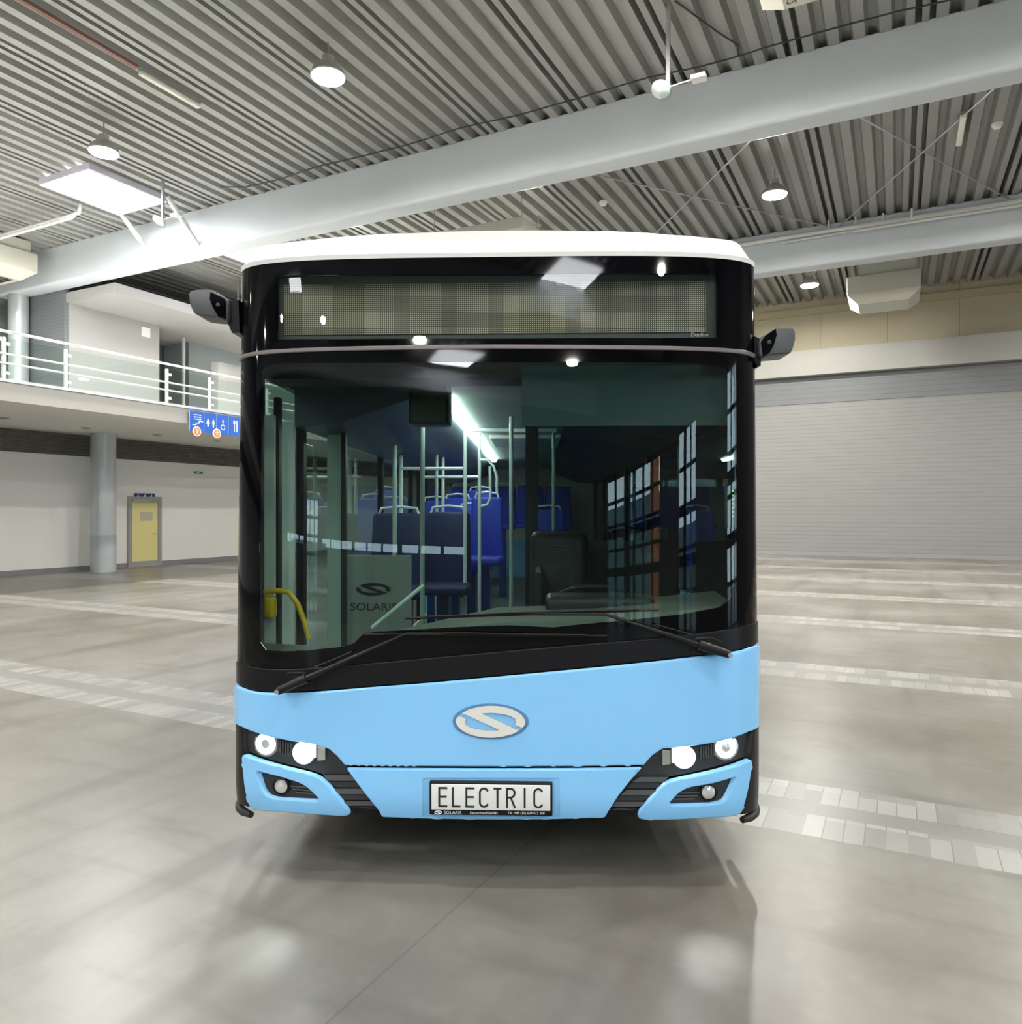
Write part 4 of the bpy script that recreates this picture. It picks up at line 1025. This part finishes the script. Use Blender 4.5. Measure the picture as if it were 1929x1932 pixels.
# --- emblem on the bonnet
def emblem(c, w_, h_, off, parent, m1, m2, surf_fn):
    """oval badge with a swept letter S; strips along the oval joined by a diagonal bar"""
    a, b = w_ / 2, h_ / 2
    half = [(-.80, .545), (-.61, .77), (-.35, .92), (-.17, .975), (0, 1), (.17, .985), (.31, .95), (.48, .875), (.64, .76), (.77, .61), (.88, .42), (.95, .22), (.985, .05), (.975, -.15), (.90, -.35), (.70, -.21), (.72, 0), (.70, .20), (.57, .38), (.44, .46), (.31, .51), (.18, .545), (.05, .56), (-.19, .545), (-.24, .50)]
    o1 = [(x * a, y * b) for x, y in half] + [(-x * a, -y * b) for x, y in half]
    sh = [(c[0] + x, c[1] + y) for x, y in o1]
    # clean consecutive duplicates
    cl = [sh[0]]
    for q2 in sh[1:]:
        if math.hypot(q2[0] - cl[-1][0], q2[1] - cl[-1][1]) > h_ * .01: cl.append(q2)
    skin('emblem', cl, m1, off, off * .5, parent=parent, pix=False, surf=surf_fn, dens=.5, grid=.5)
    if m2:
        ring = [(c[0] + 1.075 * a * math.cos(k * PI / 24), c[1] + 1.13 * b * math.sin(k * PI / 24)) for k in range(48)]
        inn_ = [(c[0] + .985 * a * math.cos(k * PI / 24), c[1] + .97 * b * math.sin(k * PI / 24)) for k in range(48)]
        skin('emblem_rim', ring, m2, off * .7, off * .4, [inn_], parent=parent, pix=False, surf=surf_fn, dens=.5, grid=.5)
ec_ = px(926.5, 1359.5)
emblem(ec_, .318, .142, .022, bus, M['badge'], M['badge_rim'], SF)

# --- number plate
pc = px(927, 1503); PYB = SF(pc[0], pc[1], .020).y
pw, ph = .553, .150
px0, px1 = pc[0] - pw / 2, pc[0] + pw / 2; pz0, pz1 = pc[1] - ph / 2, pc[1] + ph / 2
e = bpy.data.objects.new('number_plate', None); COL.objects.link(e); e.parent = bus; e['label'] = 'white number plate reading ELECTRIC in a black holder'
MB().box(px0, px1, PYB - .008, PYB + .02, pz0, pz1, .006).build('plate_holder', M['black_satin'], parent=e)
MB().box(px0 + .010, px1 - .010, PYB - .013, PYB - .007, pz0 + .026, pz1 - .010, .002).build('plate_face', M['plate'], parent=e)
yl = PYB - .0145
lw, lh, sw_ = .036, .082, .0085
zc_ = (pz0 + .026 + pz1 - .010) / 2; z0_ = zc_ - lh / 2
arcp = lambda cx_, cz_, rx, rz, a0, a1, n_=8: [(cx_ + rx * math.cos(math.radians(a0 + (a1 - a0) * k / n_)), cz_ + rz * math.sin(math.radians(a0 + (a1 - a0) * k / n_))) for k in range(n_ + 1)]
def strokes(ch):
    W, Hh = lw, lh
    if ch == 'E': return [[(0, 0), (0, Hh)], [(-sw_ / 2, 0), (W, 0)], [(-sw_ / 2, Hh), (W, Hh)], [(0, Hh * .52), (W * .92, Hh * .52)]]
    if ch == 'L': return [[(0, Hh + sw_ / 2), (0, 0)], [(-sw_ / 2, 0), (W * .95, 0)]]
    if ch == 'C': return [arcp(W * .5, Hh - W * .5, W * .5, W * .5, 20, 180) + arcp(W * .5, W * .5, W * .5, W * .5, 180, 340)]
    if ch == 'T': return [[(W / 2, -sw_ / 2), (W / 2, Hh)], [(0, Hh), (W, Hh)]]
    if ch == 'R': return [[(0, -sw_ / 2), (0, Hh + sw_ / 2)], [(0, Hh), (W * .45, Hh)] + arcp(W * .45, Hh * .76, W * .5, Hh * .24, 90, -90) + [(0, Hh * .52)], [(W * .45, Hh * .52), (W, -sw_ / 2)]]
    return [[(W / 2, -sw_ / 2), (W / 2, Hh + sw_ / 2)]]
word = 'ELECTRIC'; step = .0608; xs_ = pc[0] - step * (len(word) - 1) / 2 - lw / 2
lm = MB()
for k, ch in enumerate(word):
    for pth in strokes(ch):
        for (x0_, y0_), (x1_, y1_) in zip(pth[:-1], pth[1:]):
            d = Vector((x1_ - x0_, y1_ - y0_)); l = d.length
            if l < 1e-6: continue
            d.normalize(); nn = Vector((-d.y, d.x)) * sw_ / 2; e_ = d * (sw_ * .12 if len(pth) > 2 else 0)
            q4 = [(x0_ - e_.x + nn.x, y0_ - e_.y + nn.y), (x0_ - e_.x - nn.x, y0_ - e_.y - nn.y), (x1_ + e_.x - nn.x, y1_ + e_.y - nn.y), (x1_ + e_.x + nn.x, y1_ + e_.y + nn.y)]
            X0 = xs_ + k * step
            lm.prism(q4, lambda a, b: (X0 + a, yl + .0015, z0_ + b), lambda a, b: (X0 + a, yl, z0_ + b))
lm.build('plate_letters', M['ink'], parent=e, smooth=False)
zt = pz0 + .0125
txt('SOLARIS', .0185, M['white_ink'], e, lambda x, y: (px0 + .105 + x, PYB - .0088, zt + y), sx=1.15, name='holder_lettering')
txt('Deutschland GmbH', .0155, M['white_ink'], e, lambda x, y: (px0 + .245 + x, PYB - .0088, zt + y), name='holder_lettering')
txt('Tel. +49 (30) 629 073 300', .0155, M['white_ink'], e, lambda x, y: (px0 + .435 + x, PYB - .0088, zt + y), name='holder_lettering')
flat = lambda s, z, o: Vector((s, PYB - .0088 - o, z))
emblem((px0 + .040, zt), .036, .017, .001, e, M['white_ink'], None, flat)

# --- wipers
def wiper(piv, elbow, blade0, blade1, off):
    e = bpy.data.objects.new('wiper', None); COL.objects.link(e); e.parent = bus
    def P(c, o_): s, z = px(*c); return SF(s, z, o_)
    a, b = P(piv, .05), P(elbow, off + .028)
    ln_ = [a.lerp(b, t_) for t_ in (0, .12, .3, .6, .85, 1)]
    MB().tube(ln_, [.016, .014, .013, .011, .008, .006], 10).build('arm', M['wiper'], parent=e)
    d = (b - a).normalized(); k = (a - d * .085)
    MB().tube([k, a + d * .06], [.019, .024], 10).tube([P(piv, -.01), P(piv, .055)], .028, 14).build('pivot_cap', M['wiper'], parent=e)
    MB().tube([k + Vector((0, -.012, 0)), k + Vector((0, -.024, 0))], .010, 10).build('pivot_bolt', M['steel'], parent=e)
    p0, p1 = blade0, blade1; n_ = 12
    bl = [P((p0[0] + (p1[0] - p0[0]) * t_ / n_, p0[1] + (p1[1] - p0[1]) * t_ / n_), off + .004) for t_ in range(n_ + 1)]
    MB().tube(bl, .006, 6).build('rubber_blade', M['wiper'], parent=e)
    up_ = [v + Vector((0, -.014, .006)) for v in bl]
    MB().tube(up_[1:-1], .0045, 6).tube([up_[5], b], .007, 6).tube([up_[2], up_[5] + Vector((0, -.01, .006)), up_[9]], .004, 6).build('blade_frame', M['wiper'], parent=e)
    # second, thinner push rod beside the arm
    MB().tube([a.lerp(b, .18) + Vector((0, .0, .034)), a.lerp(b, .52) + Vector((0, 0, .028))], .0035, 6).build('washer_tube', M['wiper'], parent=e)
    s, z = px(*piv); MB()
    skin('pivot_housing', [(s - .07, z - .035), (s + .07, z - .035), (s + .075, z + .02), (s + .02, z + .045), (s - .06, z + .04)], M['black_satin'], .018, .03, parent=e, pix=False, bev=.006, rnd=.01)
wiper((566, 1285), (768, 1194), (688, 1196), (1145, 1199), .006)
wiper((1333, 1220), (1140, 1157), (765, 1166), (1243, 1150), .006)

# --- mirror cameras on both sides
def pod(pts, y0, y1, face, fy, bracket, lab_):
    e = bpy.data.objects.new('mirror_camera', None); COL.objects.link(e); e.parent = bus; e['label'] = lab_
    P = [at_board(u, v, y0) for u, v in pts]
    bm = bmesh.new(); vs = [bm.verts.new((x, y0, z)) for x, z in P]; f = bm.faces.new(vs)
    r = bmesh.ops.extrude_face_region(bm, geom=[f]); 
    for g_ in r['geom']:
        if isinstance(g_, bmesh.types.BMVert): g_.co.y = y1
    bmesh.ops.bevel(bm, geom=bm.edges[:], offset=.009, segments=3, affect='EDGES', profile=.5)
    MB().bm(bm).build('camera_housing', M['cam_grey'], parent=e)
    Fp = [at_board(u, v, y0 - .004) for u, v in face]
    MB().prism(Fp, lambda a, b: (a, y0 - .006, b), lambda a, b: (a, y0 + .004, b)).build('front_mask', M['black_gloss'], parent=e)
    c = (sum(a for a, b in Fp) / len(Fp), sum(b for a, b in Fp) / len(Fp))
    MB().lathe((c[0], y0 - .006, c[1]), (0, -1, 0), [(.009, 0), (.009, .005), (.006, .007), (.006, .002), (0, .003)], 16).build('camera_lens', M['slat'], parent=e)
    Bp = [at_board(u, v, y0 + .03) for u, v in bracket]
    m = MB().prism(Bp, lambda a, b: (a, y0 + .03, b), lambda a, b: (a, y1 - .02, b)); m.build('mounting_arm', M['black_satin'], parent=e)
pod([(355, 555), (360, 548), (378, 545), (398, 546), (424, 560), (430, 570), (428, 606), (408, 598), (375, 595), (365, 590), (358, 574)], .22, .38,
    [(397, 551), (423, 563), (427, 570), (426, 602), (412, 597), (402, 580), (396, 565)], .2, [(424, 568), (450, 566), (452, 628), (438, 628), (430, 610)], 'left mirror camera arm')
pod([(1433, 645), (1441, 632), (1468, 616), (1498, 617), (1502, 624), (1502, 640), (1497, 658), (1492, 667), (1455, 670), (1440, 676), (1434, 670)], .22, .38,
    [(1436, 645), (1444, 634), (1464, 620), (1466, 632), (1460, 652), (1452, 666), (1440, 673)], .2, [(1424, 634), (1436, 640), (1436, 690), (1430, 692), (1424, 680)], 'right mirror camera arm')

# --- body sides, floor, rear, wheels
YF = BB - .005
def side(g_):
    x0, x1 = (HW - .05, HW) if g_ > 0 else (-HW, -HW + .05)
    wells = [(2.15, 3.35), (8.3, 9.5)]
    lo_m = MB()
    if g_ < 0: segs = [(2.05, 2.15), (3.35, 5.3), (6.6, 8.3), (9.5, LEN)]
    else: segs = [(YF, 2.15), (3.35, 8.3), (9.5, LEN)]
    for a, b in segs: lo_m.box(x0, x1, a, b, .34, 1.15)
    for a, b in wells: lo_m.box(x0, x1, a, b, .98, 1.15)
    lo_m.build('side_panel', M['blue'], parent=bus, smooth=False)
    MB().box(x0, x1, YF, LEN, 2.42, 2.89).build('roof_rail_panel', M['black_satin'], parent=bus, smooth=False)
    ys = [YF, 2.0, 3.6, 5.3, 6.6, 8.1, 9.6, 11.0, LEN]
    pm = MB()
    for y in ys: pm.box(x0, x1, y, y + .08, 1.15 if not (g_ < 0 and y in (YF, 5.3)) else .34, 2.42)
    pm.build('window_pillars', M['black_satin'], parent=bus, smooth=False)
    for i in range(len(ys) - 1):
        dr = g_ < 0 and ys[i] in (YF, 5.3)
        xm = (x0 + x1) / 2
        o = MB().box(xm - .003, xm + .003, ys[i] + .08, ys[i + 1], .36 if dr else 1.15, 2.42).build('door_glass' if dr else 'side_window', M['side_glass'] if g_ < 0 else M['tinted_glass'], parent=bus, smooth=False)
        if dr:
            mid = (ys[i] + ys[i + 1]) / 2
            MB().box(x0, x1, mid - .03, mid + .03, .36, 2.42).build('door_edge', M['black_satin'], parent=bus, smooth=False)
side(-1); side(1)
MB().box(-HW, HW, LEN - .06, LEN, .34, 2.9).build('rear_panel', M['blue'], parent=bus)
MB().box(-HW + .05, HW - .05, .40, LEN - .06, .30, .36).build('bus_floor', M['bus_floor'], parent=bus, smooth=False)
def wheel(x, y):
    e = bpy.data.objects.new('wheel', None); COL.objects.link(e); e.parent = bus
    s_ = 1 if x > 0 else -1
    MB().lathe((x, y, .48), (s_, 0, 0), [(.28, -.13), (.45, -.14), (.475, -.10), (.48, 0), (.475, .10), (.45, .13), (.28, .12)], 32).build('tyre', M['tyre'], parent=e)
    MB().lathe((x, y, .48), (s_, 0, 0), [(.285, -.05), (.285, .10), (.24, .06), (.12, .06), (.10, .11), (0, .11)], 28).build('rim', M['hub'], parent=e)
for x, y in ((-1.08, 2.75), (1.08, 2.75), (-1.08, 8.9), (1.08, 8.9)): wheel(x, y)

# --- interior
def B_(name, m_, *a, bev=0.0, parent=None): return MB().box(*a, bev).build(name, m_, parent=parent or bus)
B_('ceiling_lining', M['int_grey'], -HW + .05, HW - .05, .9, LEN - .1, 2.46, 2.5)
def cove(g_):
    sec = [(g_ * 1.22, 2.46), (g_ * .45, 2.46), (g_ * .55, 2.36), (g_ * .95, 2.22), (g_ * 1.22, 2.20)]
    return MB().prism(sec, lambda a, b: (a, 1.0, b), lambda a, b: (a, LEN - .3, b)).build('ceiling_duct', M['int_dark'] if g_ > 0 else mat('duct_blue_grey', (0.07, 0.085, 0.11), .4), parent=bus)
cove(-1); cove(1)
sx_ = -.385
MB().prism([(sx_ - .045, 2.455), (sx_ + .045, 2.455), (sx_ + .028, 2.415), (sx_ - .028, 2.415)], lambda a, b: (a, 1.45, b), lambda a, b: (a, 7.4, b)).build('ceiling_light_strip', M['strip_on'], parent=bus, smooth=False)
B_('ceiling_hatch', M['int_light'], -.25, .45, 4.0, 5.0, 2.42, 2.46, bev=.01)
m0, m1 = at_board(770, 800, .95), at_board(846, 712, .95)
B_('ceiling_monitor', mat('monitor_case', (0.045, 0.05, 0.04), .35), m0[0], m1[0], .95, 1.15, m0[1], m1[1], bev=.02)
B_('rear_bulkhead', M['int_light'], -HW + .06, HW - .06, 9.9, 10.0, 1.2, 2.46)
rb = MB()
for k in range(5): rb.box(-.35, .35, 9.86, 9.89, 2.02 + k * .075, 2.07 + k * .075)
rb.build('air_vent', M['int_light'], parent=bus)
B_('sun_blind', M['blind'], at_board(985, 700, .22)[0], at_board(1378, 700, .22)[0], .22, .235, at_board(1180, 803, .22)[1], at_board(1180, 690, .22)[1])
B_('upper_fascia', M['int_dark'], -1.15, 1.15, .30, .55, 2.36, 2.50)
# dashboard
def dashboard():
    Lp = [(-1.20, 1.02), (-.70, 1.03), (-.52, 1.10), (.0, 1.18), (.5, 1.20), (1.15, 1.26)]
    m = MB(); vs = []
    for x, z in Lp:
        yb_ = plan(min(abs(x), 1.2) * 1.0)[1] if abs(x) < 1.2 else .16
        dp = .20 if x < -.5 else .55
        vs += [(x, yb_ + .06, z - .06), (x, yb_ + .12, z), (x, yb_ + dp, z + .02), (x, yb_ + dp + .02, z - .25), (x, yb_ + dp, .5)]
    n_ = 5
    fs = [(i * n_ + j, (i + 1) * n_ + j, (i + 1) * n_ + j + 1, i * n_ + j + 1) for i in range(len(Lp) - 1) for j in range(n_ - 1)]
    m.add(vs, fs); return m.build('dashboard', M['dash'], parent=bus)
dashboard()
B_('instrument_binnacle', M['int_dark'], .25, .80, .42, .66, 1.16, 1.27, bev=.03)
# steering wheel and driver's seat
t_ = [(.52 + .21 * math.cos(k * PI / 12), .84 - .15 * math.sin(k * PI / 12), 1.20 + .10 * math.sin(k * PI / 12)) for k in range(25)]
sw = MB().tube(t_, .014, 8, cap=False); sw.tube([(.31, .84, 1.20), (.73, .84, 1.20)], .012, 6).tube([(.52, .84, 1.20), (.52, .74, 1.02)], .025, 8)
sw.build('steering_wheel', M['int_dark'], parent=bus)
m0, m1 = at_board(1000, 1110, 1.45), at_board(1075, 1003, 1.45)
B_('driver_seat', M['int_dark'], m0[0], m1[0] + .12, 1.45, 1.6, .6, m1[1], bev=.05)
B_('driver_partition', mat('cab_partition', (0.02, 0.021, 0.02), .6), .20, 1.2, 1.85, 1.9, .37, 1.5)
MB().box(.20, 1.2, 1.86, 1.87, 1.5, 2.4).build('partition_glass', M['side_glass'], parent=bus)
B_('cab_post', M['int_dark'], .13, .22, 1.82, 1.92, .37, 2.4)
B_('cab_door', mat('cab_door', (0.015, 0.016, 0.016), .5), .20, .23, .95, 1.85, .5, 1.35)
# white panel with the maker's name behind the front wheel arch, seats, poles
lp0, lz_t = at_board(640, 1048, 1.7); lp1, lz_b = at_board(776, 1195, 1.7)
lgp = B_('entrance_screen', mat('screen_grey', (0.30, 0.33, 0.32), .5), lp0, lp1, 1.70, 1.73, .40, lz_t)
lgx, lgz = at_board(704, 1112, 1.69)
emblem((lgx, lgz), .24, .085, .003, lgp, M['int_dark'], None, lambda s, z, o: Vector((s, 1.695 - o, z)))
lx_, lz_ = at_board(705, 1145, 1.69)
txt('SOLARIS', .075, M['int_dark'], lgp, lambda x, y: (lx_ + x, 1.695, lz_ + y), sx=1.15)
def seat(x, y, z, wd=.44, lit=True):
    e = bpy.data.objects.new('passenger_seat', None); COL.objects.link(e); e.parent = bus; e.location = (x, y, z)
    def sm(bx, m_, nm, bv):
        bm = bmesh.new(); bmesh.ops.create_cube(bm, size=1)
        x0, x1, y0, y1, z0, z1 = bx
        for v in bm.verts:
            tp = .88 if v.co.z > 0 and nm == 'backrest' else 1.0
            v.co = Vector(((x0 + x1) / 2 + v.co.x * (x1 - x0) * tp, (y0 + y1) / 2 + v.co.y * (y1 - y0) + (.06 if v.co.z > 0 and nm == 'backrest' else 0), (z0 + z1) / 2 + v.co.z * (z1 - z0)))
        bmesh.ops.bevel(bm, geom=bm.edges[:], offset=bv, segments=3, affect='EDGES', profile=.5)
        MB().bm(bm).build(nm, m_, parent=e)
    sm((-wd / 2, wd / 2, .0, .07, .40, 1.06), M['seat_blue' if lit else 'seat_blue_shaded'], 'backrest', .03)
    sm((-wd / 2, wd / 2, -.42, .0, .38, .46), M['seat_blue' if lit else 'seat_blue_shaded'], 'cushion', .03)
    MB().box(-.05, .05, -.3, -.05, .36 - z, .38).build('pedestal', M['seat_shell'], parent=e)
    pts = [(-wd * .36, .08, 1.02), (-wd * .30, .09, 1.10), (0, .10, 1.115), (wd * .30, .09, 1.10), (wd * .36, .08, 1.02)]
    MB().tube(pts, .012, 8).build('grab_handle', M['pole_white'], parent=e)
FZ = .36
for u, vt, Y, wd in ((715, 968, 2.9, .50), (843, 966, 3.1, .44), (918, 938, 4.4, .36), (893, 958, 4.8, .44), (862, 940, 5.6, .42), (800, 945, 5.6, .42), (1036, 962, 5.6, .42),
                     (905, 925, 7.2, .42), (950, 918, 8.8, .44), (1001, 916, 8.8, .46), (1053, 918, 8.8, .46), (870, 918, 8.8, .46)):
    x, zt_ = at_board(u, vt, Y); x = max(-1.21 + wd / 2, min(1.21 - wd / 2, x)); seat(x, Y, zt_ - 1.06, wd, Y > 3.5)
def pole(u, Y, z0=FZ, z1=2.46, m_='pole', r=.017):
    x, _ = at_board(u, 966, Y); MB().tube([(x, Y, z0), (x, Y, z1)], r, 12).build('grab_pole', M[m_], parent=bus); return x
x1p = pole(797, 1.75); x2p = pole(878, 3.0, m_='pole_white'); pole(905, 3.9, m_='pole_white'); pole(965, 2.6); pole(745, 2.6); pole(757, 3.4, m_='pole_white'); pole(824, 4.2); pole(836, 4.6, m_='pole_white'); pole(1045, 3.6)
def rail_(u0, v0, u1, v1, Y, r=.015, m_='pole_white'):
    a, b = at_board(u0, v0, Y), at_board(u1, v1, Y)
    MB().tube([(a[0], Y, a[1]), (b[0], Y, b[1])], r, 10).build('grab_rail', M[m_], parent=bus)
rail_(757, 884, 880, 884, 3.2); rail_(800, 900, 905, 900, 4.2); rail_(890, 812, 1050, 812, 3.2, .018)
# curved white rails by the middle door
a = [at_board(u, v, 3.9) for u, v in ((905, 868), (920, 868), (932, 880), (938, 900), (938, 930))]
MB().tube([(x, 3.9, z) for x, z in a], .014, 10).build('curved_rail', M['pole_white'], parent=bus)
a = [at_board(u, v, 3.6) for u, v in ((925, 880), (926, 940), (920, 952), (908, 955))]
MB().tube([(x, 3.6, z) for x, z in a], .014, 10).build('curved_rail', M['pole_white'], parent=bus)
# yellow rails on the door and the validator
a = [at_board(u, v, .42) for u, v in ((499, 1118), (525, 1114), (545, 1117), (562, 1140), (575, 1175), (583, 1205))]
MB().tube([(x, .42, z) for x, z in a], .014, 10).build('door_rail', M['yellow'], parent=bus)
c_ = at_board(508, 1145, .42); MB().box(c_[0] - .03, c_[0] + .03, .40, .47, c_[1] - .06, c_[1] + .05, .02).build('ticket_validator', M['yellow'], parent=bus)
# opened door leaves, pale green in the light
for u, wd_, Y_, mm in ((508, .05, .46, 'int_light'), (541, .075, .72, 'int_light'), (632, .10, 1.45, 'pole')):
    x, _ = at_board(u, 966, Y_); B_('door_pillar', M[mm], x - wd_ / 2, x + wd_ / 2, Y_, Y_ + .03, .4, 2.2)
for u, wd_, Y_ in ((522, .03, .50), (648, .03, 1.4)):
    x, _ = at_board(u, 966, Y_); B_('door_seal', M['int_dark'], x - wd_ / 2, x + wd_ / 2, Y_, Y_ + .04, .4, 2.3)
# green status lights of the side computer
x, z = at_board(1400, 950, .2)
gl_ = B_('status_box', M['int_dark'], x - .05, x + .0, .12 + .14, .32, z - .12, z + .12)
lm = MB()
for k in range(7): lm.lathe((x - .025, .259, z - .06 + k * .02), (0, -1, 0), [(.004, 0), (.003, .003), (0, .004)], 8)
lm.build('status_lights', M['green_led'], parent=gl_)
# sticker with a pen hanging on the screen rod
a0, a1 = at_board(702, 1185, .5), at_board(800, 1104, .5)
MB().tube([(a0[0], .5, a0[1]), (a1[0], .5, a1[1])], .011, 8).build('door_arm', M['pole'], parent=bus)
